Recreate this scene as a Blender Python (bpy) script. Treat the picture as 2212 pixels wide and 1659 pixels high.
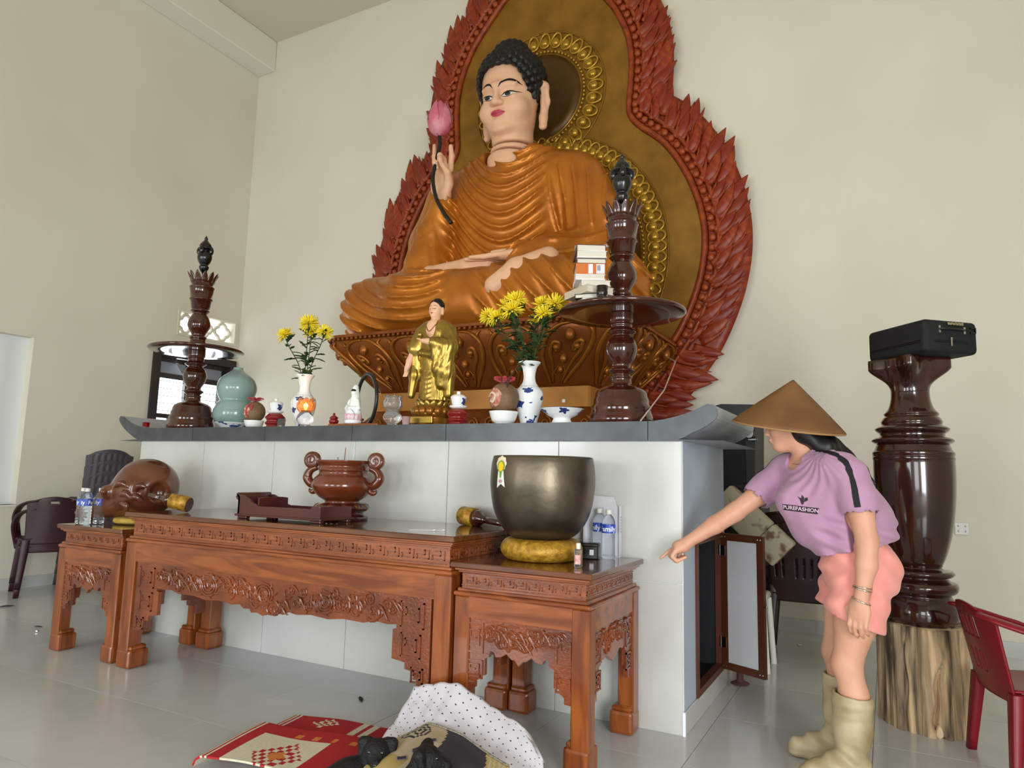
import bpy, bmesh, math, random
import numpy as np
import openvdb
from mathutils import Vector as V, Matrix
from mathutils.bvhtree import BVHTree

SC = bpy.context.scene
COL = SC.collection
for _o in list(bpy.data.objects):
    bpy.data.objects.remove(_o)
random.seed(4)
PI = math.pi

# ------------------------------------------------------------------ camera
def make_camera():
    yaw, pitch, roll = 0.491844, 0.128032, 0.024709
    cy, sy = math.cos(yaw), math.sin(yaw)
    f = V((-sy*math.cos(pitch), cy*math.cos(pitch), math.sin(pitch)))
    r0 = V((cy, sy, 0)); u0 = r0.cross(f)
    r = math.cos(roll)*r0 + math.sin(roll)*u0
    u = -math.sin(roll)*r0 + math.cos(roll)*u0
    cd = bpy.data.cameras.new('camera'); cd.sensor_width = 36; cd.lens = 24.556; cd.clip_start = 0.05; cd.clip_end = 200
    co = bpy.data.objects.new('camera', cd); COL.objects.link(co)
    m = Matrix((r, u, -f)).transposed().to_4x4(); m.translation = V((0, 0, 1.18))
    co.matrix_world = m
    SC.camera = co
make_camera()

# ------------------------------------------------------------------ world, lamps, exposure
W = bpy.data.worlds.new('sky'); SC.world = W; W.use_nodes = True
_bg = W.node_tree.nodes['Background']
_bg.inputs[0].default_value = (0.86, 0.93, 1.0, 1); _bg.inputs[1].default_value = 3.0

def area(name, loc, look, sx, sy, power, color=(1, 1, 1)):
    l = bpy.data.lights.new(name, 'AREA'); l.shape = 'RECTANGLE'; l.size = sx; l.size_y = sy
    l.energy = power; l.color = color
    o = bpy.data.objects.new(name, l); COL.objects.link(o); o.location = loc
    o.rotation_euler = (V(look)-V(loc)).to_track_quat('-Z', 'Y').to_euler()
    return o
# daylight coming in through the three front doors and the side door of the hall
for _x, _p in ((-5.6, 95), (-2.3, 60), (1.0, 50)):
    area('daylight_front_door', (_x, -4.85, 1.5), (_x, 3, 1.2), 1.7, 2.7, _p, (0.95, 0.98, 1.0))
area('daylight_side_door', (2.9, -1.9, 1.5), (-1.2, 3.1, 1.1), 1.7, 2.6, 190, (0.97, 0.99, 1.0))
area('daylight_left_window', (-7.45, 5.35, 2.0), (-5.0, 4.2, 1.0), 0.9, 0.9, 14, (0.9, 0.95, 1.0))

SC.view_settings.view_transform = 'Standard'; SC.view_settings.look = 'None'
SC.view_settings.gamma = 1.0; SC.view_settings.use_curve_mapping = False
SC.view_settings.exposure = 0.3

# ------------------------------------------------------------------ materials
def rgb(h):
    h = h.lstrip('#'); c = [int(h[i:i+2], 16)/255 for i in (0, 2, 4)]
    return tuple(((x/12.92) if x <= .04045 else ((x+.055)/1.055)**2.4) for x in c) + (1,)
MATS = {}
def pm(name, c1, c2=None, scale=6, stretch=(1, 1, 1), rough=.5, metal=0, coat=0, bump=0, bscale=60, trans=0, ior=1.45,
       emit=0, detail=4, sss=0, sheen=0, contrast=(.35, .65), spec=.5, distort=0, coords='Object', bstretch=None):
    m = bpy.data.materials.new(name); m.use_nodes = True; MATS[name] = m
    nt = m.node_tree; N = nt.nodes; L = nt.links; b = N['Principled BSDF']
    b.inputs['Base Color'].default_value = rgb(c1); b.inputs['Roughness'].default_value = rough
    b.inputs['Metallic'].default_value = metal; b.inputs['Coat Weight'].default_value = coat
    b.inputs['Coat Roughness'].default_value = .06; b.inputs['Transmission Weight'].default_value = trans
    b.inputs['IOR'].default_value = ior; b.inputs['Specular IOR Level'].default_value = spec
    if sheen: b.inputs['Sheen Weight'].default_value = sheen
    if sss:
        b.inputs['Subsurface Weight'].default_value = sss; b.inputs['Subsurface Radius'].default_value = (.01, .004, .002)
        b.inputs['Subsurface Scale'].default_value = 1.0
    if emit:
        b.inputs['Emission Color'].default_value = rgb(c1); b.inputs['Emission Strength'].default_value = emit
    if c2 or bump:
        tc = N.new('ShaderNodeTexCoord'); mp = N.new('ShaderNodeMapping'); mp.inputs['Scale'].default_value = stretch
        L.new(tc.outputs[coords], mp.inputs[0])
    if c2:
        n = N.new('ShaderNodeTexNoise'); n.inputs['Scale'].default_value = scale; n.inputs['Detail'].default_value = detail
        n.inputs['Distortion'].default_value = distort
        L.new(mp.outputs[0], n.inputs[0])
        r = N.new('ShaderNodeValToRGB'); r.color_ramp.elements[0].position = contrast[0]; r.color_ramp.elements[1].position = contrast[1]
        r.color_ramp.elements[0].color = rgb(c1); r.color_ramp.elements[1].color = rgb(c2)
        L.new(n.outputs[0], r.inputs[0]); L.new(r.outputs[0], b.inputs['Base Color'])
    if bump:
        n2 = N.new('ShaderNodeTexNoise'); n2.inputs['Scale'].default_value = bscale; n2.inputs['Detail'].default_value = 3
        if bstretch:
            mp2 = N.new('ShaderNodeMapping'); mp2.inputs['Scale'].default_value = bstretch
            L.new(tc.outputs[coords], mp2.inputs[0]); L.new(mp2.outputs[0], n2.inputs[0])
        else:
            L.new(mp.outputs[0], n2.inputs[0])
        bp = N.new('ShaderNodeBump'); bp.inputs['Strength'].default_value = bump; bp.inputs['Distance'].default_value = .01
        L.new(n2.outputs[0], bp.inputs['Height']); L.new(bp.outputs[0], b.inputs['Normal'])
    return m

M_wall = pm('cream_wall_paint', '#dfdaca', '#d9d3c2', scale=.8, rough=.75, bump=.05, bscale=180)
M_ceil = pm('ceiling_paint', '#d0c9b6', rough=.8)
M_beam = pm('beam_paint', '#e2dfd2', rough=.7)
M_floor = pm('floor_tile_glaze', '#cbcdcc', '#bfc1bf', scale=1.6, rough=.15, spec=.5, detail=6)
M_grout = pm('floor_grout', '#b5b3ac', rough=.8)
M_base = pm('skirting_tile', '#c9cac5', '#bfc0bb', scale=3, rough=.25)
M_tile = pm('altar_tile_glaze', '#c9cac5', '#c0c1bb', scale=2.5, rough=.12)
M_tjoint = pm('altar_joint', '#efefec', rough=.7)
M_blue = pm('pale_blue_paint', '#b3c0cf', '#a9b6c6', scale=3, rough=.6)
M_slabside = pm('grey_slab_paint', '#b4b9be', '#a2a8ad', scale=4, rough=.55)
M_slab = pm('dark_granite', '#3d4245', '#4f5559', scale=9, rough=.28, contrast=(.4, .75))
M_wood = pm('polished_red_wood', '#9a5327', '#6e3315', scale=3.2, stretch=(.7, 3, 6), rough=.28, coat=.5, detail=8, distort=1.2)
M_woodt = pm('polished_table_top', '#6d3c20', '#532a14', scale=3, stretch=(.7, 6, 6), rough=.16, coat=.6, detail=8, distort=1)
M_woodv = pm('polished_red_wood_upright', '#96501f', '#6a3012', scale=3.2, stretch=(5, 5, .7), rough=.28, coat=.5, detail=8, distort=1.2)
M_carve = pm('carved_red_wood', '#8a4521', '#64301a', scale=5, rough=.25, coat=.55, bump=.25, bscale=70)
M_dwood = pm('dark_lacquered_wood', '#4a1d10', '#2f100a', scale=3, stretch=(4, 4, .6), rough=.14, coat=.8, detail=7, distort=1)
M_ped = pm('dark_brown_lacquer', '#3b1a11', '#241009', scale=2.4, stretch=(4, 4, .5), rough=.16, coat=.7, detail=7, distort=1.5)
M_black = pm('black_lacquer', '#0b0b0c', rough=.25, coat=.4)
M_gold = pm('matte_gold_paint', '#a8701f', '#9a6218', scale=7, rough=.42, metal=.45)
M_robe = pm('bronze_gold_robe_paint', '#bf7420', '#a9611a', scale=4, rough=.36, metal=.42)
M_field = pm('old_gold_panel', '#94691f', '#7f5814', scale=5, rough=.45, metal=.35, bump=.25, bscale=120)
M_bead = pm('bright_gold_relief', '#c29a3c', '#a88128', scale=8, rough=.3, metal=.6)
M_flame = pm('red_flame_paint', '#85290f', '#ad4f1c', scale=5, stretch=(1.5, 1.5, 4), rough=.42, contrast=(.45, .8))
M_flame2 = pm('red_border_paint', '#7c2a12', '#9d4518', scale=14, rough=.4, bump=.3, bscale=80)
M_throne = pm('copper_gold_throne', '#8e4f1b', '#7a3f14', scale=5, rough=.38, metal=.45)
M_pedgold = pm('yellow_gold_base', '#b8803a', '#a87030', scale=6, rough=.4, metal=.3)
M_skinst = pm('statue_skin_paint', '#e3b592', '#ddac88', scale=6, rough=.5)
M_hair = pm('black_hair_paint', '#0c0b0a', rough=.45)
M_ink = pm('black_ink', '#0b0908', rough=.5)
M_lips = pm('red_lip_paint', '#b5304a', rough=.4)
M_eye = pm('eye_white', '#d9cfc4', rough=.4)
M_white = pm('white_porcelain', '#eceeed', rough=.12, coat=.4)
M_cobalt = pm('cobalt_glaze', '#25366f', rough=.15, coat=.3)
M_celadon = pm('celadon_glaze', '#8fa8a2', '#7d9690', scale=5, rough=.18, coat=.4)
M_red = pm('dark_red_lacquer', '#7d1216', rough=.2, coat=.5)
M_redcloth = pm('red_ribbon', '#b1182b', rough=.45, sheen=.3)
M_glass = pm('clear_glass', '#ffffff', rough=.03, trans=1, ior=1.45)
M_pet = pm('bottle_plastic', '#f6fbff', rough=.06, trans=.95, ior=1.2)
M_metal = pm('steel', '#c9c9c6', rough=.25, metal=1)
M_plasred = pm('dark_red_plastic', '#7a0d1c', rough=.32)
M_plasplum = pm('plum_plastic', '#35161c', rough=.38)
M_plasgrey = pm('grey_plastic', '#4a444a', rough=.45)
M_plasbrown = pm('dark_brown_plastic', '#2a1412', rough=.4)
M_plaswhite = pm('white_plastic', '#d9d8d2', rough=.35)

# ------------------------------------------------------------------ objects
def mesh(name, verts, faces, mat=None, parent=None, smooth=False, loc=None, mats=None, midx=None):
    me = bpy.data.meshes.new(name)
    if isinstance(verts, np.ndarray): verts = verts.tolist()
    if isinstance(faces, np.ndarray): faces = faces.tolist()
    me.from_pydata(verts, [], faces)
    for m in (mats or ([mat] if mat else [])): me.materials.append(m)
    if midx is not None: me.polygons.foreach_set('material_index', midx)
    if smooth: me.polygons.foreach_set('use_smooth', [True]*len(me.polygons))
    me.update()
    o = bpy.data.objects.new(name, me); COL.objects.link(o)
    if parent: o.parent = parent
    if loc is not None: o.location = loc
    return o
def tag(o, label, cat, group=None, kind=None):
    o['label'] = label; o['category'] = cat
    if group: o['group'] = group
    if kind: o['kind'] = kind
    return o
def struct(o):
    o['kind'] = 'structure'; return o
def root(name, loc=(0, 0, 0), rz=0, label=None, cat=None, group=None):
    o = bpy.data.objects.new(name, None); COL.objects.link(o); o.location = loc; o.rotation_euler = (0, 0, rz)
    o.empty_display_size = .1
    if label: tag(o, label, cat, group)
    return o
def dup(o, loc=None, rz=None, label=None):
    def cp(x, par):
        c = x.copy(); COL.objects.link(c)
        if par is not None: c.parent = par
        for ch in [k for k in bpy.data.objects if k.parent == x]: cp(ch, c)
        return c
    c = cp(o, None)
    if loc is not None: c.location = loc
    if rz is not None: c.rotation_euler = (0, 0, rz)
    if label: c['label'] = label
    return c

# ------------------------------------------------------------------ shapes: (verts Nx3 array, faces list)
def join(*sh):
    sh = [s for s in sh if s is not None]
    if len(sh) == 1 and isinstance(sh[0], list): sh = sh[0]
    vs, fs, n = [], [], 0
    for v, f in sh:
        v = np.asarray(v, float); vs.append(v); fs += [tuple(i+n for i in q) for q in f]; n += len(v)
    return np.concatenate(vs), fs
def xf(s, loc=(0, 0, 0), rot=(0, 0, 0), sc=1):
    v, f = s; v = np.asarray(v, float)
    sc = np.array(sc if hasattr(sc, '__len__') else (sc,)*3, float)
    from mathutils import Euler
    m = np.array(Euler(rot).to_matrix())
    return (v*sc) @ m.T + np.array(loc, float), f
def put(name, s, mat, parent=None, smooth=False, loc=None):
    return mesh(name, s[0], s[1], mat, parent, smooth, loc)
def box(x0, x1, y0, y1, z0, z1, bev=0, seg=1):
    if bev <= 0:
        v = [(x0, y0, z0), (x1, y0, z0), (x1, y1, z0), (x0, y1, z0), (x0, y0, z1), (x1, y0, z1), (x1, y1, z1), (x0, y1, z1)]
        return np.array(v, float), [(0, 3, 2, 1), (4, 5, 6, 7), (0, 1, 5, 4), (1, 2, 6, 5), (2, 3, 7, 6), (3, 0, 4, 7)]
    bm = bmesh.new(); bmesh.ops.create_cube(bm, size=1)
    for q in bm.verts: q.co = V(((x0+x1)/2+q.co.x*(x1-x0), (y0+y1)/2+q.co.y*(y1-y0), (z0+z1)/2+q.co.z*(z1-z0)))
    bmesh.ops.bevel(bm, geom=bm.edges[:], offset=bev, segments=seg, profile=.5, affect='EDGES')
    bm.verts.index_update()
    v = np.array([q.co[:] for q in bm.verts]); f = [tuple(x.index for x in q.verts) for q in bm.faces]; bm.free()
    return v, f
def lathe(prof, n=32, cap=True):
    v, f = [], []
    for r, z in prof:
        for k in range(n):
            a = 2*PI*k/n; v.append((r*math.cos(a), r*math.sin(a), z))
    for i in range(len(prof)-1):
        for k in range(n):
            k2 = (k+1) % n; f.append((i*n+k, i*n+k2, (i+1)*n+k2, (i+1)*n+k))
    if cap:
        f.append(tuple(range(n))[::-1]); m = (len(prof)-1)*n; f.append(tuple(range(m, m+n)))
    return np.array(v, float), f
def smooth_prof(pts, k=4):
    """Catmull-Rom through (r,z) points; a point given as (r,z,1) stays a hard corner"""
    out = []
    P = [tuple(p[:2]) for p in pts]; hard = [len(p) > 2 for p in pts]
    for i in range(len(P)-1):
        p1, p2 = np.array(P[i]), np.array(P[i+1])
        p0 = np.array(P[i-1]) if i > 0 and not hard[i] else p1-(p2-p1)
        p3 = np.array(P[i+2]) if i+2 < len(P) and not hard[i+1] else p2+(p2-p1)
        for j in range(k):
            t = j/k
            out.append(tuple(.5*((2*p1)+(-p0+p2)*t+(2*p0-5*p1+4*p2-p3)*t*t+(-p0+3*p1-3*p2+p3)*t**3)))
    out.append(P[-1])
    return [(max(r, 0.0005), z) for r, z in out]
def crv(pts, k=6):
    P = [np.array(p, float) for p in pts]; out = []
    for i in range(len(P)-1):
        p1, p2 = P[i], P[i+1]; p0 = P[i-1] if i > 0 else 2*p1-p2; p3 = P[i+2] if i+2 < len(P) else 2*p2-p1
        for j in range(k):
            t = j/k
            out.append(.5*((2*p1)+(-p0+p2)*t+(2*p0-5*p1+4*p2-p3)*t*t+(-p0+3*p1-3*p2+p3)*t**3))
    out.append(P[-1]); return np.array(out)
def tube(pts, r, n=8, flat=1.0, closed=False):
    pts = np.asarray(pts, float); m = len(pts)
    rr = np.full(m, r, float) if np.isscalar(r) else np.interp(np.linspace(0, 1, m), np.linspace(0, 1, len(r)), r)
    T = np.gradient(pts, axis=0)
    if closed: T = np.roll(pts, -1, 0)-np.roll(pts, 1, 0)
    T /= np.linalg.norm(T, axis=1)[:, None]+1e-12
    a = np.array((0, 0, 1.)) if abs(T[0][2]) < .9 else np.array((1., 0, 0))
    u = np.cross(T[0], a); u /= np.linalg.norm(u)
    v, f = [], []
    for i in range(m):
        u = u-T[i]*(u@T[i]); u /= np.linalg.norm(u)+1e-12; w = np.cross(T[i], u)
        for k in range(n):
            q = 2*PI*k/n; v.append(pts[i]+rr[i]*(math.cos(q)*u+flat*math.sin(q)*w))
    for i in range(m if closed else m-1):
        i2 = (i+1) % m
        for k in range(n):
            k2 = (k+1) % n; f.append((i*n+k, i*n+k2, i2*n+k2, i2*n+k))
    if not closed:
        f.append(tuple(range(n))[::-1]); f.append(tuple(range((m-1)*n, m*n)))
    return np.array(v), f
def prism(poly, y0, y1, plane='xz'):
    """2D outline (counter-clockwise in x,z seen from -y) extruded from y0 to y1"""
    n = len(poly); v = []
    for y in (y0, y1):
        for a, b in poly:
            v.append({'xz': (a, y, b), 'xy': (a, b, y), 'yz': (y, a, b)}[plane])
    f = [tuple(range(n)), tuple(range(2*n-1, n-1, -1))]
    for i in range(n):
        j = (i+1) % n; f.append((i, n+i, n+j, j))
    return np.array(v, float), f
def ball(c=(0, 0, 0), r=(1, 1, 1), nu=14, nv=8):
    if np.isscalar(r): r = (r,)*3
    v = [(0, 0, 1)]; f = []
    for i in range(1, nv):
        t = PI*i/nv
        for k in range(nu):
            a = 2*PI*k/nu; v.append((math.sin(t)*math.cos(a), math.sin(t)*math.sin(a), math.cos(t)))
    v.append((0, 0, -1)); b = len(v)-1
    for k in range(nu):
        f.append((0, 1+k, 1+(k+1) % nu)); f.append((b, 1+(nv-2)*nu+(k+1) % nu, 1+(nv-2)*nu+k))
    for i in range(nv-2):
        for k in range(nu):
            k2 = (k+1) % nu; f.append((1+i*nu+k, 1+(i+1)*nu+k, 1+(i+1)*nu+k2, 1+i*nu+k2))
    return np.array(v)*np.array(r)+np.array(c), f
def sheet(fn, nu, nv, th=0, keep=None, wrap=False):
    """surface fn(u,v)->xyz on a grid; th gives it thickness; keep(u,v) False cuts holes"""
    us = np.linspace(0, 1, nu+1); vs = np.linspace(0, 1, nv+1)
    P = np.array([[fn(u, w) for w in vs] for u in us], float)
    if wrap: P[-1] = P[0]
    cells = [(i, j) for i in range(nu) for j in range(nv) if keep is None or keep((i+.5)/nu, (j+.5)/nv)]
    w = nv+1
    if th == 0:
        return P.reshape(-1, 3), [(i*w+j, (i+1)*w+j, (i+1)*w+j+1, i*w+j+1) for i, j in cells]
    du = np.gradient(P, axis=0); dv = np.gradient(P, axis=1); N = np.cross(du, dv)
    N /= np.linalg.norm(N, axis=2)[:, :, None]+1e-12
    A = (P+N*th/2).reshape(-1, 3); B = (P-N*th/2).reshape(-1, 3); n = len(A)
    f = []; edges = {}
    for i, j in cells:
        q = (i*w+j, (i+1)*w+j, (i+1)*w+j+1, i*w+j+1)
        f.append(q); f.append(tuple(x+n for x in q[::-1]))
        for a, b in zip(q, q[1:]+q[:1]):
            if (b, a) in edges: del edges[(b, a)]
            else: edges[(a, b)] = 1
    for a, b in edges: f.append((b, a, a+n, b+n))
    return np.concatenate([A, B]), f
def spiral(r0, r1, turns, a0=0, n=26):
    t = np.linspace(0, 1, n); a = a0+turns*2*PI*t; r = r0+(r1-r0)*t
    return np.stack([r*np.cos(a), 0*t, r*np.sin(a)], 1)

# ------------------------------------------------------------------ signed distance sculpting
class Sculpt:
    def __init__(s, lo, hi, h):
        s.h = h; s.lo = np.array(lo, float); s.n = np.ceil((np.array(hi, float)-s.lo)/h).astype(int)+1
        s.d = np.full(s.n, 1.0, np.float32)
        s.ax = [(s.lo[i]+h*np.arange(s.n[i])).astype(np.float32) for i in range(3)]
    def reg(s, lo, hi, m):
        a = np.clip(np.floor((np.array(lo)-m-s.lo)/s.h).astype(int), 0, s.n)
        b = np.clip(np.ceil((np.array(hi)+m-s.lo)/s.h).astype(int)+1, 0, s.n)
        sl = tuple(slice(a[i], b[i]) for i in range(3))
        X, Y, Z = np.meshgrid(*[s.ax[i][sl[i]] for i in range(3)], indexing='ij')
        return sl, X, Y, Z
    def mix(s, sl, e, k, op):
        d = s.d[sl]
        if op == 'sub': d2 = -d
        else: d2 = d
        if k > 0:
            hh = np.clip(.5+.5*(d2-e)/k, 0, 1); r = d2*(1-hh)+e*hh-k*hh*(1-hh)
        else: r = np.minimum(d2, e)
        s.d[sl] = -r if op == 'sub' else r
    def cone(s, a, b, ra, rb=None, k=.02, op='add', fl=(1, 1, 1)):
        rb = ra if rb is None else rb; a = np.array(a, float); b = np.array(b, float); m = max(ra, rb)
        fl = np.array(fl, float); mm = m/min(fl.min(), 1) if fl.min() < 1 else m
        sl, X, Y, Z = s.reg(np.minimum(a, b)-mm, np.maximum(a, b)+mm, k+3*s.h)
        if 0 in X.shape: return
        X = (X-a[0])*fl[0]; Y = (Y-a[1])*fl[1]; Z = (Z-a[2])*fl[2]
        ab = (b-a)*fl; L2 = max(float(ab@ab), 1e-9)
        t = np.clip((X*ab[0]+Y*ab[1]+Z*ab[2])/L2, 0, 1)
        e = np.sqrt((X-t*ab[0])**2+(Y-t*ab[1])**2+(Z-t*ab[2])**2)-(ra+(rb-ra)*t)
        s.mix(sl, e.astype(np.float32), k, op)
    def chain(s, pts, rs, k=.02, op='add', fl=(1, 1, 1)):
        for i in range(len(pts)-1): s.cone(pts[i], pts[i+1], rs[i], rs[i+1], k, op, fl)
    def ell(s, c, r, k=.02, op='add', rot=None):
        c = np.array(c, float); r = np.array(r, float); m = r.max() if rot is not None else r
        sl, X, Y, Z = s.reg(c-m, c+m, k+3*s.h)
        if 0 in X.shape: return
        X = X-c[0]; Y = Y-c[1]; Z = Z-c[2]
        if rot is not None:
            from mathutils import Euler
            R = np.array(Euler(rot).to_matrix()).T
            X, Y, Z = R[0][0]*X+R[0][1]*Y+R[0][2]*Z, R[1][0]*X+R[1][1]*Y+R[1][2]*Z, R[2][0]*X+R[2][1]*Y+R[2][2]*Z
        k0 = np.sqrt((X/r[0])**2+(Y/r[1])**2+(Z/r[2])**2); k1 = np.sqrt((X/r[0]**2)**2+(Y/r[1]**2)**2+(Z/r[2]**2)**2)
        e = k0*(k0-1)/np.maximum(k1, 1e-6)
        e = np.where(k0 < 1e-4, -r.min(), e)
        s.mix(sl, e.astype(np.float32), k, op)
    def half(s, p, n, k=0):
        """cut away everything on the +n side of point p"""
        n = np.array(n, float); n /= np.linalg.norm(n); X, Y, Z = s.grid()
        e = (X-p[0])*n[0]+(Y-p[1])*n[1]+(Z-p[2])*n[2]
        s.d = np.maximum(s.d, e.astype(np.float32))
    def grid(s):
        return np.meshgrid(*s.ax, indexing='ij')
    def out(s):
        g = openvdb.FloatGrid(1.0); g.copyFromArray(np.ascontiguousarray(s.d))
        v, q = g.convertToQuads(0.0)
        v = v*s.h+s.lo
        # keep the faces turned outward
        q = q[:, ::-1]
        a, b, c = v[q[:, 0]], v[q[:, 1]], v[q[:, 2]]; d4 = v[q[:, 3]]
        nn = np.cross(c-a, d4-b); cen = (a+b+c+d4)/4
        if (nn*cen).sum() < 0: q = q[:, ::-1]
        return v, q
def relax(v, q, it=2, lam=.5):
    n = len(v)
    e = np.concatenate([q[:, [0, 1]], q[:, [1, 2]], q[:, [2, 3]], q[:, [3, 0]]]); e = np.concatenate([e, e[:, ::-1]])
    cnt = np.bincount(e[:, 0], minlength=n)[:, None]+1e-9
    for _ in range(it):
        s = np.stack([np.bincount(e[:, 0], v[e[:, 1], i], n) for i in range(3)], 1)
        v = v+lam*(s/cnt-v)
    return v
def sculpted(name, S, mat, parent=None, it=2, loc=None, mats=None, pick=None):
    v, q = S.out(); v = relax(v, q, it)
    midx = None
    if pick is not None:
        c = v[q].mean(1); midx = pick(c).astype(int)
    return mesh(name, v, q, mat, parent, True, loc, mats, midx)
def bvh(o):
    me = o.data
    return BVHTree.FromPolygons([v.co[:] for v in me.vertices], [tuple(p.vertices) for p in me.polygons])
def decal(name, tree, polys, org, ux, uy, dirn, mat, parent=None, off=.002, res=None, far=3):
    """flat print: 2D outlines laid on a surface. polys = list of (pts, faces)"""
    org, ux, uy, dirn = V(org), V(ux), V(uy), V(dirn)
    vs, fs, n = [], [], 0
    for pts, faces in polys:
        hit = []
        for a, b in pts:
            p = org+ux*a+uy*b
            h = tree.ray_cast(p, dirn, far)
            hit.append((h[0]-dirn*off) if h[0] is not None else None)
        idx = {}
        for i, p in enumerate(hit):
            if p is not None: idx[i] = n; vs.append(p[:]); n += 1
        for f in faces:
            if all(i in idx for i in f): fs.append(tuple(idx[i] for i in f))
    if not vs: return None
    return mesh(name, np.array(vs), fs, mat, parent, True)
def fill_poly(outline, res):
    """grid-filled 2D polygon: (pts, quads) clipped to the outline cell by cell"""
    P = np.array(outline, float); lo = P.min(0); hi = P.max(0)
    nx = max(2, int((hi[0]-lo[0])/res)+1); nz = max(2, int((hi[1]-lo[1])/res)+1)
    bm = bmesh.new(); vs = [bm.verts.new((a, b, 0)) for a, b in outline]
    bm.faces.new(vs)
    for i in range(1, nx):
        x = lo[0]+(hi[0]-lo[0])*i/nx
        bmesh.ops.bisect_plane(bm, geom=bm.verts[:]+bm.edges[:]+bm.faces[:], plane_co=(x, 0, 0), plane_no=(1, 0, 0))
    for i in range(1, nz):
        z = lo[1]+(hi[1]-lo[1])*i/nz
        bmesh.ops.bisect_plane(bm, geom=bm.verts[:]+bm.edges[:]+bm.faces[:], plane_co=(0, z, 0), plane_no=(0, 1, 0))
    bm.verts.index_update()
    r = ([(q.co.x, q.co.y) for q in bm.verts], [tuple(x.index for x in f.verts) for f in bm.faces]); bm.free()
    return r
def text_shape(s, size, ext=0, bold=False):
    c = bpy.data.curves.new('t', 'FONT'); c.body = s; c.size = size; c.extrude = ext; c.align_x = 'CENTER'; c.align_y = 'CENTER'
    c.resolution_u = 3
    if bold: c.offset = size*.02
    o = bpy.data.objects.new('t', c); COL.objects.link(o)
    dg = bpy.context.evaluated_depsgraph_get(); me = bpy.data.meshes.new_from_object(o.evaluated_get(dg))
    v = np.array([q.co[:] for q in me.vertices]); f = [tuple(p.vertices) for p in me.polygons]
    bpy.data.objects.remove(o); bpy.data.curves.remove(c); bpy.data.meshes.remove(me)
    return v, f

# ================================================================== the hall
XL, YB, ZC, XR, YF = -7.26, 6.12, 6.82, 3.0, -5.0
def wall_cells(u0, u1, w0, w1, holes):
    """rectangles covering [u0,u1]x[w0,w1] minus the holes"""
    us = sorted({u0, u1, *[h[0] for h in holes], *[h[1] for h in holes]}); ws = sorted({w0, w1, *[h[2] for h in holes], *[h[3] for h in holes]})
    out = []
    for a, b in zip(us, us[1:]):
        for c, d in zip(ws, ws[1:]):
            m, n = (a+b)/2, (c+d)/2
            if not any(h[0] < m < h[1] and h[2] < n < h[3] for h in holes): out.append((a, b, c, d))
    return out
WIN = (4.95, 6.08, 0.95, 2.51); VENT = (5.22, 6.06, 2.70, 3.02); REC = (2.55, 3.70, 0.78, 2.38)
struct(put('wall_left', join([box(XL-.22, XL, a, b, c, d) for a, b, c, d in wall_cells(YF, YB+.2, 0, ZC, [WIN, VENT, REC])]), M_wall))
struct(put('wall_back', box(XL, XR+.2, YB, YB+.2, 0, ZC), M_wall))
DOOR = (-2.9, -0.9, 0, 2.9)
struct(put('wall_right', join([box(XR, XR+.2, a, b, c, d) for a, b, c, d in wall_cells(YF, YB, 0, ZC, [DOOR])]), M_wall))
FD = [(x-.9, x+.9, 0, 2.9) for x in (-5.6, -2.3, 1.0)]
struct(put('wall_front', join([box(a, b, YF-.2, YF, c, d) for a, b, c, d in wall_cells(XL-.2, XR+.2, 0, ZC, FD)]), M_wall))
struct(put('ceiling', box(XL-.2, XR+.2, YF-.2, YB+.2, ZC, ZC+.15), M_ceil))
struct(put('trim_1', box(XL, XL+.3, YF, YB, 6.40, ZC, .01), M_beam))
fl = struct(put('floor', box(XL-.2, XR+.2, YF-.2, YB+.2, -.15, -.004), M_grout))
TS = .69; tile_me = None
for i in range(-7, 9):
    for j in range(-2, 6):
        x0, y0 = -2.859+i*TS, 2.375+j*TS
        if x0 < XL-.6: continue
        s = box(0, TS-.003, 0, TS-.003, -.012, 0)
        if tile_me is None:
            o = put('tile', s, M_floor, fl); tile_me = o.data
        else:
            o = bpy.data.objects.new('tile', tile_me); COL.objects.link(o); o.parent = fl
        xx0 = max(x0, XL); o.location = (x0, y0, 0)
struct(put('baseboard_back', box(-1.6, XR, YB-.015, YB, 0, .105), M_base))
struct(put('baseboard_left', box(XL, XL+.015, 0, YB, 0, .105), M_base))

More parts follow.
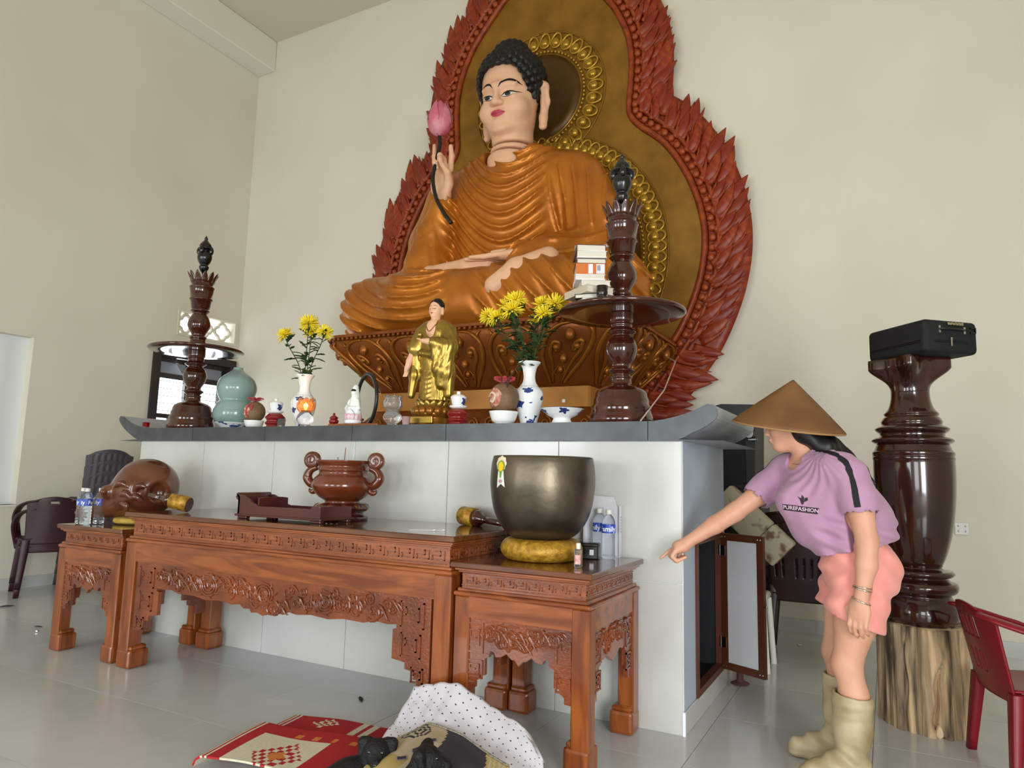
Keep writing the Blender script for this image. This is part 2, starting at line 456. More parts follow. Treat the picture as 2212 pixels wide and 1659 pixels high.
# the louvred window of the left wall, the pierced vent above it and the recess beside it
M_wfr = pm('dark_window_frame', '#2c2426', rough=.4)
M_slat = pm('window_slat', '#8d93a0', rough=.4)
w1 = struct(root('window_1', (XL, 0, 0)))
y0, y1, z0, z1 = WIN
def ring(y0, y1, z0, z1, t, x0, x1):
    return join(box(x0, x1, y0, y0+t, z0, z1), box(x0, x1, y1-t, y1, z0, z1), box(x0, x1, y0+t, y1-t, z0, z0+t), box(x0, x1, y0+t, y1-t, z1-t, z1))
put('window_frame', ring(y0, y1, z0, z1, .09, -.2, .03), M_wfr, w1)
put('mullion', box(-.12, .0, (y0+y1)/2-.035, (y0+y1)/2+.035, z0+.09, z1-.09), M_wfr, w1)
for a, b in ((y0+.09, (y0+y1)/2-.035), ((y0+y1)/2+.035, y1-.09)):
    put('sash', join(ring(a, b, z0+.09, z1-.09, .05, -.1, -.05), box(-.1, -.05, a+.05, b-.05, 2.18, 2.24), box(-.1, -.05, a+.05, b-.05, 1.72, 1.77),
                     box(-.09, -.06, (a+b)/2-.012, (a+b)/2+.012, z0+.14, 1.72), box(-.09, -.06, a+.05, b-.05, 1.60, 1.62), box(-.09, -.06, a+.05, b-.05, 1.46, 1.48)), M_wfr, w1)
    for k in range(5):
        put('slat', xf(box(-.035, .035, a+.05, b-.05, -.003, .003), (-.075, 0, 1.81+k*.085), (0, .15, 0)), M_slat, w1)
    put('top_panel', box(-.085, -.065, a+.05, b-.05, 2.24, z1-.14), M_slat, w1)
w2 = struct(root('window_2', (XL, 0, 0)))
y0, y1, z0, z1 = VENT
def quatre(cy, cz, R, r):
    return [(cy+R*math.cos(t)*(1+.22*abs(math.cos(2*t)))*r, cz+R*math.sin(t)*(1+.22*abs(math.cos(2*t)))*r) for t in np.linspace(0, 2*PI, 25)[:-1]]
put('vent_frame', ring(y0, y1, z0, z1, .03, -.15, .015), M_wall, w2)
n = 3; wd = (y1-y0-.06)/n
for k in range(n):
    cy = y0+.03+wd*(k+.5); cz = (z0+z1)/2
    o2 = [(cy+.42*wd*math.cos(t)*(.72+.28*abs(math.cos(2*t))), cz+.42*wd*math.sin(t)*(.72+.28*abs(math.cos(2*t)))) for t in np.linspace(0, 2*PI, 33)]
    put('vent_ring', tube([(-.07, a, b) for a, b in o2[:-1]], .022, 6, closed=True), M_wall, w2)
    put('vent_bar', join(box(-.09, -.05, cy-wd/2, cy-wd*.42, cz-.012, cz+.012), box(-.09, -.05, cy+wd*.42, cy+wd/2, cz-.012, cz+.012),
                         box(-.09, -.05, cy-.012, cy+.012, cz+wd*.38, z1-.03), box(-.09, -.05, cy-.012, cy+.012, z0+.03, cz-wd*.38)), M_wall, w2)
w3 = struct(root('window_3', (XL, 0, 0)))
y0, y1, z0, z1 = REC
M_curt = pm('white_roller_blind', '#e4e8e8', rough=.8)
put('blind', sheet(lambda u, v: (-.10+.0015*math.sin(u*40), y0+(y1-y0)*u, z0+(z1-z0)*v), 60, 1, .004), M_curt, w3)
put('window_sill', box(-.2, .012, y0, y1, z0-.02, z0), M_beam, w3)

# wall socket
s = root('wall_socket', (.468, YB, .865), 0, 'small white double wall socket beside the dark turned pedestal', 'socket')
put('plate', box(-.045, .045, -.012, 0, -.045, .045, .004), M_plaswhite, s)
for a in (-.022, .022):
    for b in (-.018, .018): put('pin_hole', box(a-.004, a+.004, -.0135, -.010, b-.006, b+.006), M_black, s)

# ================================================================== the altar block
AX0, AX1, AY0, AY1, AZ = -5.014, -.871, 3.387, 4.36, 1.36
al = root('altar', ((AX0+AX1)/2, AY0, 0), 0, 'long tiled altar block with a dark grey slab curling up at both ends', 'altar')
ac = (AX0+AX1)/2; hx = (AX1-AX0)/2; D = AY1-AY0
put('core', join(box(-hx+.01, hx-.02-.62, .014, D, 0, AZ), box(hx-.64, hx, .014, .24, .105, AZ), box(hx-.64, hx, D-.09, D, .105, AZ), box(hx-.64, hx, .24, D-.09, .88, AZ),
                 box(hx-.64, hx-.006, .014, D, 0, .105)), M_blue, al)
put('joint_bed', box(-hx+.004, hx-.002, .009, .014, 0, AZ-.002), M_tjoint, al)
xs = [-hx+.004, -4.297-ac, -3.604-ac, -2.911-ac, -2.218-ac, -1.525-ac, hx-.002]
for a, b in zip(xs, xs[1:]):
    for c, d in ((0, .676), (.680, AZ-.003)):
        put('tile', box(a+.002, b-.002, 0, .010, c, d, .0012), M_tile, al)
put('base_tile', box(hx-.006, hx+.008, 0, D, 0, .103, .003), M_base, al)
put('corner_trim', box(hx-.004, hx+.009, -.004, .010, 0, .105), pm('white_trim', '#f2f6f8', rough=.3), al)
# slab outline: flat, curling up at the two ends
def slab_prof(t=0):
    top = [(-hx-.20, 1.545), (-hx-.13, 1.512), (-hx-.02, 1.475), (-hx+.12, 1.458), (-hx+.30, 1.455), (0, 1.455), (hx-.30, 1.455), (hx-.12, 1.458), (hx+.02, 1.487), (hx+.13, 1.533)]
    bot = [(hx+.155, 1.53), (hx+.176, 1.508), (hx+.172, 1.466), (hx+.12, 1.425), (hx+.06, 1.397), (hx-.01, 1.365), (hx-.12, 1.36), (-hx+.1, 1.36), (-hx, 1.372), (-hx-.08, 1.405), (-hx-.17, 1.455), (-hx-.235, 1.51), (-hx-.24, 1.54), (-hx-.225, 1.552)]
    return top, bot
tp, bt = slab_prof()
tp = [tuple(p) for p in crv(tp, 4)]; bt = [tuple(p) for p in crv(bt, 3)]
poly = (tp+bt)[::-1]
put('slab', prism(poly, -.02, D+.02), M_slabside, al)
def cut_prof(a, b):
    """piece of the slab's front strip between two x values"""
    T = [p for p in tp if a <= p[0] <= b]; B = [p for p in bt if a <= p[0] <= b]
    return T, B
cuts = [-9, xs[1]-.09, xs[2]-.06, xs[3], xs[4], hx-.16, 9]
def interp(P, x):
    P = sorted(P); return float(np.interp(x, [p[0] for p in P], [p[1] for p in P]))
TT = [p for p in tp]; 
for k, (a, b) in enumerate(zip(cuts, cuts[1:])):
    if k == 0:
        Q = [p for p in (tp+bt) if p[0] < b-.002]; i0 = None
        T = [p for p in tp if p[0] < b]+[(b-.002, interp(tp, b))]; B = [(b-.002, interp(bt[-20:], b) if False else 1.36)]+[p for p in bt if p[0] < b]
        pl = T+B
    elif k == len(cuts)-2:
        T = [(a+.002, interp(tp, a))]+[p for p in tp if p[0] > a]; B = [p for p in bt if p[0] > a]+[(a+.002, 1.36)]
        pl = T+B
    else:
        pl = [(a+.002, 1.455), (b-.002, 1.455), (b-.002, 1.36), (a+.002, 1.36)]
    put('slab_piece', prism(pl[::-1], -.034, -.0205), M_slab, al)
# the cupboard built into the altar's right end
M_brown = pm('brown_aluminium', '#5b2f1c', rough=.4)
cb = root('altar_cupboard', (AX1, AY0+.24, .105), 0, 'narrow brown framed cupboard set into the end of the altar, its door open', 'cupboard')
oy, oh = D-.09-.24, .775
put('lining', join(box(-.60, -.58, .02, oy-.02, .02, oh-.02), box(-.58, -.01, .0, .02, .0, oh), box(-.58, -.01, oy-.02, oy, .0, oh), box(-.58, -.01, .02, oy-.02, 0, .02), box(-.58, -.01, .02, oy-.02, oh-.02, oh)), pm('dark_cupboard_lining', '#15161a', rough=.6), cb)
def frm(u0, u1, w0, w1, t, fn):
    return join(fn(u0, u0+t, w0, w1), fn(u1-t, u1, w0, w1), fn(u0+t, u1-t, w0, w0+t), fn(u0+t, u1-t, w1-t, w1))
put('cupboard_frame', frm(0, oy, 0, oh, .035, lambda a, b, c, d: box(-.03, .012, a, b, c, d)), M_brown, cb)
dr = root('door', (.014, oy-.02, 0)); dr.parent = cb; dr.rotation_euler = (0, 0, math.radians(-25))
DW = .275
put('door_frame', frm(0, DW, 0, oh-.02, .04, lambda a, b, c, d: box(a, b, -.022, 0, c+.01, d+.01)), M_brown, dr)
put('door_panel', box(.04, DW-.04, -.016, -.006, .05, oh-.05), pm('white_board', '#dfe2e6', rough=.35), dr)
for a in (.012, .03, DW-.03, DW-.012):
    for b in (.03, oh-.03): put('rivet', xf(ball((0, 0, 0), .0045, 8, 5), (a, -.023, b)), M_metal, dr)
for z in (.13, .64): put('hinge', join(box(-.012, .03, -.027, -.022, z, z+.055), xf(lathe([(.005, 0), (.005, .06)], 8), (-.004, -.026, z-.002))), M_metal, dr)
put('latch', xf(lathe([(.006, 0), (.009, .004), (.009, .014), (.004, .018)], 10), (DW-.002, -.011, .39), (0, PI/2, 0)), M_metal, dr)
for k, (a, b, h) in enumerate(((-.16, .10, .16), (-.22, .19, .12), (-.3, .28, .15))):
    j = root('glass_jar', (AX1+a, AY0+.24+b, .126), 0, ['clear glass jar at the front inside the dark cupboard', 'short clear glass jar in the middle of the dark cupboard', 'clear glass jar at the back inside the dark cupboard'][k], 'jar', 'jars in the altar cupboard')
    put('body', lathe(smooth_prof([(.03, 0), (.045, .01), (.045, h*.7), (.03, h*.85), (.03, h)]), 20), M_glass, j, True)
    put('lid', lathe([(.033, h), (.033, h+.02)], 20), M_metal, j)

# ================================================================== carved altar tables
def bars(segs, y, d, t):
    """thin raised bars in the xz plane standing d proud of y (towards -y)"""
    out = []
    for x0, z0, x1, z1 in segs:
        out.append(box(min(x0, x1)-t/2, max(x0, x1)+t/2, y-d, y+.001, min(z0, z1)-t/2, max(z0, z1)+t/2))
    return out
def fret(x0, x1, z0, z1, y, d=.004, t=.005, unit=.085):
    n = max(1, round((x1-x0)/unit)); u = (x1-x0)/n; h = z1-z0; S = [(x0, z0, x1, z0), (x0, z1, x1, z1)]
    for k in range(n):
        a = x0+k*u
        S += [(a+.12*u, z0+.5*h, a+.62*u, z0+.5*h), (a+.62*u, z0+.5*h, a+.62*u, z0+.78*h), (a+.12*u, z0+.24*h, a+.12*u, z0+.5*h),
              (a+.12*u, z0+.24*h, a+.88*u, z0+.24*h), (a+.88*u, z0+.24*h, a+.88*u, z0+.78*h), (a+.3*u, z0+.78*h, a+.62*u, z0+.78*h)]
    return bars(S, y, d, t)
def keysq(cx, cz, w, h, y, d=.006, t=.007):
    S = [(cx-w, cz-h, cx+w, cz-h), (cx-w, cz+h, cx+w, cz+h), (cx-w, cz-h, cx-w, cz+h), (cx+w, cz-h, cx+w, cz+h),
         (cx-w*.55, cz-h*.5, cx+w*.55, cz-h*.5), (cx+w*.55, cz-h*.5, cx+w*.55, cz+h*.55), (cx-w*.55, cz+h*.55, cx+w*.55, cz+h*.55), (cx-w*.55, cz, cx-w*.55, cz+h*.55), (cx-w*.55, cz, cx+w*.1, cz)]
    return bars(S, y, d, t)
def scrolls(x0, x1, zf, y, rnd, n, rmax, dens=1):
    """carved cloud and dragon scrolls: flattened spirals and curling ridges"""
    out = []
    for k in range(n):
        x = x0+(x1-x0)*(k+.5+rnd.uniform(-.3, .3))/n; za, zb = zf(x)
        if zb-za < .03: continue
        z = rnd.uniform(za+.02, zb-.02); r = min(rmax, (zb-za)*.45)*rnd.uniform(.45, 1)
        sp = spiral(r, r*.15, rnd.choice([-1, 1])*rnd.uniform(1.2, 1.9), rnd.uniform(0, 6.3), 16)
        out.append(tube(sp+np.array([x, y, z]), [r*.13+.0025, .003], 6))
        if rnd.random() < .75*dens:
            a = rnd.uniform(-.5, .5); L = rnd.uniform(.04, .1)
            p = crv([(x, y, z+r*.7), (x+L*.5, y-.004, z+r*.7+math.sin(a)*L*.4+.01), (x+L, y-.001, z+math.sin(a)*L)], 4)
            p[:, 2] = np.clip(p[:, 2], za+.005, zb-.005)
            out.append(tube(p, [.004, .008, .002], 6))
        out.append(ball((x+rnd.uniform(-.02, .02), y, z), (.009, .006, .009), 8, 5))
    return out
def apron(name, outline, y, th, mat, par, seed, pat):
    a = root(name); a.parent = par
    put('board', prism(outline, y, y+th), mat, a)
    rnd = random.Random(seed)
    put('carving', join(pat(rnd)), M_carve, a, False)
    return a
def turn(s, ang, c):
    v, f = s; v = np.asarray(v)-np.array(c); ca, sa = math.cos(ang), math.sin(ang)
    return np.stack([v[:, 0]*ca-v[:, 1]*sa, v[:, 0]*sa+v[:, 1]*ca, v[:, 2]], 1)+np.array(c), f
def table_leg(cx, cy, w, h, ix, iy):
    """square leg whose foot flares out on its inner sides"""
    s = [box(cx-w/2, cx+w/2, cy-w/2, cy+w/2, .0, h, .006)]
    e = .028
    x0, x1 = (cx-w/2, cx+w/2+e) if ix > 0 else (cx-w/2-e, cx+w/2)
    y0, y1 = (cy-w/2, cy+w/2+e) if iy > 0 else (cy-w/2-e, cy+w/2)
    s.append(box(x0-.004, x1+.004, y0-.004, y1+.004, 0, .105, .016, 2))
    s.append(box(x0+.006, x1-.006, y0+.006, y1-.006, .10, .125, .008, 1))
    return join(s)
def altar_table(nm, label, x0, x1, yf, yb, H, tt, zfr, zmo, zrail, zc, out_front, pat_front, out_side, pat_side, lw, unit):
    """x0..x1 the table top; local frame centred at the front edge on the floor"""
    t = root(nm, ((x0+x1)/2, yf, 0), 0, label, 'table'); w = (x1-x0)/2; d = yb-yf
    put('tabletop', box(-w, w, 0, d, H-tt, H, .004), M_woodt, t)
    i1 = .03
    fr = root('frieze'); fr.parent = t
    put('panel', box(-w+i1+.012, w-i1-.012, i1+.012, d-i1-.012, zfr, H-tt), M_wood, fr)
    put('bead_moulding', join([box(-w+i1*.5+.0, w-i1*.5, i1*.5, d-i1*.5, H-tt-.012, H-tt, .003), box(-w+i1*.9, w-i1*.9, i1*.9, d-i1*.9, H-tt-.022, H-tt-.010, .003)]), M_wood, fr)
    h0, h1 = zfr+.012, H-tt-.032
    cv = fret(-w+i1+.03, w-i1-.03, h0, h1, i1+.012, unit=unit)
    sd = join(fret(.0, d-2*i1-.03, h0, h1, 0, unit=unit))
    for sgn in (1, -1):
        cv.append((np.stack([(w-i1-.012)*sgn-sgn*np.asarray(sd[0])[:, 1], np.asarray(sd[0])[:, 0]+i1+.015, np.asarray(sd[0])[:, 2]], 1), sd[1]))
    put('fretwork', join(cv), M_carve, fr)
    put('moulding', join([box(-w+.026, w-.026, .026, d-.026, zfr-.014, zfr+.002, .004), box(-w+.012, w-.012, .012, d-.012, zmo, zfr-.012, .008, 2)]), M_wood, t)
    o = .018
    put('rail', join([box(-w+o+.004, w-o-.004, o+.004, o+.034, zrail, zmo), box(-w+o+.004, w-o-.004, d-o-.034, d-o-.004, zrail, zmo),
                      box(-w+o+.004, -w+o+.034, o+.034, d-o-.034, zrail, zmo), box(w-o-.034, w-o-.004, o+.034, d-o-.034, zrail, zmo)]), M_wood, t)
    for sx in (-1, 1):
        for sy in (-1, 1):
            cx = sx*(w-o-lw/2); cy = o+lw/2 if sy < 0 else d-o-lw/2
            put('leg', table_leg(cx, cy, lw, zmo+.002, -sx, -sy), M_woodv, t)
    xm = (x0+x1)/2
    of = [(p[0]-xm, p[1]) for p in out_front]; of = of+[(-a, b) for a, b in of[::-1]]
    of = [q for k, q in enumerate(of) if k == 0 or q != of[k-1]]
    apron('carved_apron', of, o+.012, .022, M_carve, t, 3, lambda r: pat_front(r, o+.012, w))
    os_ = [(p[0], p[1]) for p in out_side]; L = d-2*o-2*lw
    os_ = os_+[(L-a, b) for a, b in os_[::-1]]
    for sgn in (1, -1):
        a = root('carved_side_apron'); a.parent = t
        bd = prism(os_, 0, .022); cvs = join(pat_side(random.Random(5), 0, L))
        for nm2, s_, mt in (('board', bd, M_carve), ('carving', cvs, M_carve)):
            v = np.asarray(s_[0]); vv = np.stack([sgn*(w-o-.012-v[:, 1]), v[:, 0]+o+lw, v[:, 2]], 1)
            f = s_[1] if sgn > 0 else [q[::-1] for q in s_[1]]
            put(nm2, (vv, f), mt, a)
    return t
# long table
def zf_long(x):
    ax = abs(x); return (np.interp(ax, [0, .1, .17, .55, .8, .84], [.435, .44, .47, .47, .485, .485]), .595)
def pat_long(r, y, w):
    out = scrolls(-.86, .86, zf_long, y-.002, r, 46, .05)
    for s in (-1, 1):
        out += keysq(s*.95, .53, .062, .055, y); out += keysq(s*.945, .395, .052, .05, y); out += keysq(s*.985, .27, .03, .03, y)
        for k in range(3): out += bars([(s*(.2+.2*k), .545, s*(.32+.2*k), .545), (s*(.2+.2*k), .545, s*(.2+.2*k), .58), (s*(.25+.2*k), .50, s*(.36+.2*k), .50)], y, .006, .007)
    for k in range(-1, 2):   # the three round dragon medallions
        for q in range(3):
            rr = .052-.014*q
            out.append(tube([(k*.42+rr*math.cos(t)*1.25, y-.004, .53+rr*math.sin(t)) for t in np.linspace(0, 2*PI, 19)[:-1]], .006, 6, closed=True))
        for q in range(8):
            t = q*PI/4; out.append(tube([(k*.42+.06*math.cos(t)*1.25, y-.003, .53+.052*math.sin(t)), (k*.42+.082*math.cos(t+.25)*1.25, y-.003, .53+.066*math.sin(t+.25))], [.007, .002], 6))
    return out
LO = [(-3.935, .612), (-3.935, .225), (-3.868, .225), (-3.868, .25), (-3.85, .262), (-3.85, .283), (-3.80, .288), (-3.80, .316), (-3.725, .325), (-3.725, .455), (-3.745, .46), (-3.745, .478), (-3.69, .472), (-3.62, .478), (-3.55, .462),
      (-3.43, .465), (-3.33, .452), (-3.22, .460), (-3.12, .45), (-3.06, .458), (-3.03, .44), (-2.985, .442), (-2.97, .425), (-2.93, .43), (-2.886, .418)]
LS = [(0, .612), (0, .225), (.06, .225), (.06, .285), (.12, .29), (.12, .32), (.17, .325), (.17, .46), (.20, .475), (.26, .46)]
def pat_side_l(r, y, L):
    out = scrolls(.05, L-.05, lambda x: (.48, .595), y-.002, r, 9, .05)
    for a in (.08, L-.08): out += keysq(a, .53, .05, .05, y)+keysq(a, .40, .05, .05, y)
    return out
lt = altar_table('long_altar_table', 'long carved red-brown altar table in front of the tiled altar', -4.06, -1.712, 2.68, 3.375, .897, .028, .755, .722, .612, .6, LO, pat_long, LS, pat_side_l, .092, .086)
# the two small side tables
def zf_small(x):
    ax = abs(x); return (np.interp(ax, [0, .05, .1, .2], [.40, .43, .43, .43]), .54)
def pat_small(r, y, w):
    out = scrolls(-.17, .17, zf_small, y-.002, r, 16, .045)
    for s in (-1, 1): out += keysq(s*.215, .47, .04, .06, y)+keysq(s*.215, .34, .04, .035, y)+bars([(s*.245, .28, s*.22, .28)], y, .006, .008)
    return out
xs_ = -1.3965
SO = [(-1.65, .552), (-1.65, .258), (-1.607, .262), (-1.607, .286), (-1.585, .30), (-1.585, .316), (-1.56, .318), (-1.56, .388), (-1.54, .395), (-1.535, .424), (-1.515, .418), (-1.506, .40), (-1.48, .405), (-1.455, .42), (-1.43, .40), (-1.415, .40), (xs_, .378)]
SS = [(0, .552), (0, .258), (.045, .262), (.045, .30), (.07, .32), (.07, .39), (.09, .395), (.095, .425), (.12, .41), (.16, .42), (.2, .40), (.24, .38)]
def pat_side_s(r, y, L):
    out = scrolls(.09, L-.09, lambda x: (.43, .54), y-.002, r, 12, .045)
    for a in (.045, L-.045): out += keysq(a, .47, .035, .06, y)+keysq(a, .34, .03, .035, y)
    return out
st = altar_table('side_table', 'small carved side table holding the big bronze bowl', -1.735, -1.058, 2.695, 3.372, .787, .026, .672, .640, .552, .54, SO, pat_small, SS, pat_side_s, .078, .06)
dup(st, ((-4.795-4.075)/2, 2.695, 0), 0, 'small carved side table with water bottles at the far end of the long table')
for q in bpy.data.objects:
    if q.get('category') == 'table' and q.name.startswith('side_table'): q['group'] = 'small carved side tables'

# ================================================================== things standing on the altar
SZ = 1.455     # slab top
def candle_stand(x, y, label):
    t = root('candle_stand', (x, y, SZ), 0, label, 'candle stand', 'turned wooden candle stands on the altar')
    mm = lambda pts: [(q[0]/1000, (1615-q[1])/1000, *q[2:]) for q in pts]
    put('base', lathe(mm([(172, 1615), (174, 1585), (168, 1562), (160, 1545), (162, 1530), (162, 1515), (152, 1505), (150, 1480), (142, 1462), (140, 1445), (132, 1428), (112, 1412), (84, 1402), (70, 1396)]), 40), M_dwood, t, True)
    put('lower_stem', lathe(smooth_prof(mm([(70, 1397, 1), (58, 1388), (54, 1365, 1), (60, 1350, 1), (50, 1340), (62, 1328), (74, 1316, 1), (70, 1310, 1), (54, 1300), (52, 1282), (74, 1245), (87, 1195), (74, 1148), (50, 1118, 1), (64, 1112), (80, 1100, 1), (76, 1093, 1), (56, 1078), (60, 1062), (56, 1050, 1), (64, 1040, 1), (64, 985)])), 32), M_dwood, t, True)
    put('disc', lathe(mm([(64, 992), (250, 1004), (338, 1006), (350, 998), (350, 988), (340, 980), (60, 976)]), 64), M_dwood, t, True)
    put('upper_stem', lathe(smooth_prof(mm([(58, 977, 1), (58, 925), (56, 905, 1), (62, 895), (62, 885, 1), (50, 872), (58, 850), (82, 805), (82, 765), (62, 715), (48, 700, 1), (58, 690), (72, 676, 1), (66, 668, 1), (60, 655)])), 32), M_dwood, t, True)
    put('cup', lathe(mm([(62, 660), (68, 655), (78, 592), (87, 588), (87, 580), (80, 576), (89, 498), (94, 492), (94, 484), (84, 478), (80, 468), (84, 450), (84, 445), (0.5, 445)]), 32), M_dwood, t, True)
    def pet(u, v):
        a = (u-.5)*2; w = (1-v**2.2)*.5; an = a*w*.52
        r = .084+.034*v**1.3; return (r*math.sin(an), -r*math.cos(an), 1.165+.085*v)
    p0 = None
    for k in range(12):
        if p0 is None: p0 = put('crown_petal', sheet(pet, 4, 5, .006), M_dwood, t, True); o = p0
        else: o = bpy.data.objects.new('crown_petal', p0.data); COL.objects.link(o); o.parent = t
        o.rotation_euler = (0, 0, k*PI/6)
    fn = [(.5, 1172), (12, 1175), (16, 1240)]
    put('finial', lathe(smooth_prof(mm([(10, 446, 1), (12, 372), (28, 345), (38, 318), (30, 300), (40, 285), (55, 245), (50, 205), (34, 190, 1), (44, 178), (58, 168, 1), (46, 158), (44, 135), (22, 105), (12, 92), (14, 82), (2, 58)])), 24), M_black, t, True)
    put('finial_leaf', join([xf(ball((0, -.05, 1.43), (.02, .02, .035), 8, 6), rot=(0, 0, k*PI/2+.4)) for k in range(4)]), M_black, t, True)['kind'] = 'stuff'
    return t
candle_stand(-1.262, 3.62, 'turned wooden candle stand on the altar, its round disc loaded with books')
candle_stand(-4.74, 3.60, 'turned wooden candle stand with an empty disc, in front of the window')

# books, paper and glass on the right-hand disc
DZ = SZ+.639+.001
M_page = pm('book_pages', '#d9d2c4', '#c9c2b4', scale=3, stretch=(1, 1, 60), rough=.8)
covers = [('white_cover', '#cfccc8', 'thin white book lying right on the disc, lowest of the stack'), ('black_cover', '#1a1716', 'black book near the foot of the stack on the disc'),
          ('cream_cover', '#c8bda6', 'thick cream book low in the stack, turned askew'), ('ivory_cover', '#d6cfc0', 'ivory book below the bright white one in the stack'), ('white_cover_two', '#e6e6ea', 'bright white thin book just under the orange one'),
          ('orange_cover', '#c2641f', 'orange book with a white label on its spine'), ('brown_cover', '#4a2a22', 'dark brown covered book third from the stack top'), ('white_cover_three', '#dedede', 'white book second from the top of the stack'), ('tan_cover', '#5a3b2c', 'brown backed book lying on top of the stack')]
hs = [.014, .024, .040, .030, .030, .060, .028, .036, .038]
z = DZ; bx, by = -1.385, 3.44
for k, ((cn, cc, lb), h) in enumerate(zip(covers, hs)):
    w, d = (.155, .205) if k not in (2,) else (.17, .225)
    b = root('book', (bx+[.03, .02, .0, .02, .0, .0, .0, .012, -.002][k], by+[0, .01, 0, .01, -.005, 0, .004, -.004, 0][k], z), [.1, -.28, .5, .08, .02, .0, .03, -.02, .05][k]+.46, lb, 'book', 'books on the candle stand disc')
    m = pm(cn, cc, rough=.45)
    put('cover', join(box(-w/2, w/2, -d/2, d/2, 0, .003), box(-w/2, w/2, -d/2, d/2, h-.003, h), box(-w/2, -w/2+.003, -d/2, d/2, .003, h-.003)) if k != 5 else
        join(box(-w/2, w/2, -d/2, d/2, 0, .003), box(-w/2, w/2, -d/2, d/2, h-.003, h), box(-w/2, w/2, -d/2, -d/2+.004, .003, h-.003)), m, b)
    put('page_block', box(-w/2+.003, w/2-.004, -d/2+.004, d/2-.004, .003, h-.003), M_page, b)
    if k == 5:
        put('label', join(box(.03, .074, -d/2-.001, -d/2, .004, h-.004), box(-.012, .012, -d/2-.001, -d/2, .004, h-.004)), pm('spine_label', '#d8d8dc', rough=.5), b)
        put('barcode', join([box(.035+.003*q, .0365+.003*q, -d/2-.0016, -d/2-.001, .02, h-.01) for q in range(6)]), M_ink, b)
    z += h+.0005
pp = root('paper_sheet', (bx+.01, by, z), 2.0, 'curled white sheet of paper lying on top of the book stack', 'paper')
put('sheet', sheet(lambda u, v: (-.07+.14*u, -.09+.18*v, .001+.052*max(0, (u*.7+v*.0+(1-v)*.5)-.55)**1.5*2.2), 14, 14, .0006), pm('white_paper', '#e2e2e4', rough=.8), pp, True)
g = root('tea_glass', (-1.262, 3.315, DZ), 0, 'small dark tea glass at the front edge of the disc', 'glass')
put('body', lathe([(.024, 0), (.029, .006), (.031, .06), (.029, .06), (.026, .008), (.0005, .006)], 20, False), M_glass, g, True)
put('tea', lathe([(.0255, .0085), (.027, .03)], 20), pm('dark_tea', '#2a0a06', rough=.1), g, True)

# chrysanthemum vases
M_bw = pm('blue_white_porcelain', '#e9ecee', '#2b3d7c', scale=16, rough=.12, coat=.4, contrast=(.585, .60), detail=3)
M_yel = pm('yellow_petal', '#fbe63c', '#f0d323', scale=30, rough=.6, sss=.0)
M_stem = pm('green_stem', '#35481f', rough=.6); M_leaf = pm('dark_green_leaf', '#2c3f22', '#3c5228', scale=20, rough=.55)
def vase(x, y, label):
    t = root('vase', (x, y, SZ), 0, label, 'vase', 'blue and white vases')
    put('body', lathe(smooth_prof([(.045, 0, 1), (.048, .008), (.052, .03), (.068, .09), (.083, .16), (.080, .205), (.055, .235)]), 36, True), M_bw, t, True)
    put('neck', lathe(smooth_prof([(.055, .235), (.039, .262), (.035, .30), (.044, .345), (.064, .372), (.066, .378, 1), (.060, .378, 1), (.04, .345), (.030, .30), (.034, .26)]), 36, False), M_white, t, True)
    return t
vase(-1.825, 3.62, 'blue and white vase holding the large bunch of yellow chrysanthemums')
vase(-3.575, 3.60, 'blue and white vase holding three yellow chrysanthemums, beside the lit lamp')
rf = random.Random(11)
def bloom_shape(R):
    out = []
    for ring_, (n, el, L, w) in enumerate(((16, -.35, 1.0, .16), (18, .0, 1.0, .16), (17, .35, .95, .15), (14, .7, .85, .15), (11, 1.0, .72, .14), (7, 1.3, .6, .13))):
        for k in range(n):
            a = 2*PI*(k+rf.uniform(-.25, .25))/n+ring_*.3; R = .072; e = el+rf.uniform(-.12, .12); l = L*R*rf.uniform(.85, 1.08)
            pts = []
            for s_ in np.linspace(.12, 1, 5):
                ee = e+(.35*(s_-.5) if el > .3 else -.15*(s_-.3))
                pts.append((l*s_*math.cos(ee)*math.cos(a), l*s_*math.cos(ee)*math.sin(a), l*s_*math.sin(ee)))
            out.append(tube(pts, [R*.05, R*.085, R*.095, R*.04], 5, .45))
    return join(out)
BL = [None, None]
def leaf_shape(L):
    def f(u, v):
        w = .34*L*math.sin(PI*min(1, u*.95+.04))**.8*(1+.35*math.sin(u*19)); return (L*u, (v-.5)*w, .12*L*math.sin(u*2.4)-.1*L*abs(v-.5))
    return sheet(f, 12, 2, .0012)
LFs = [leaf_shape(.062), leaf_shape(.05)]; LFm = [None, None]
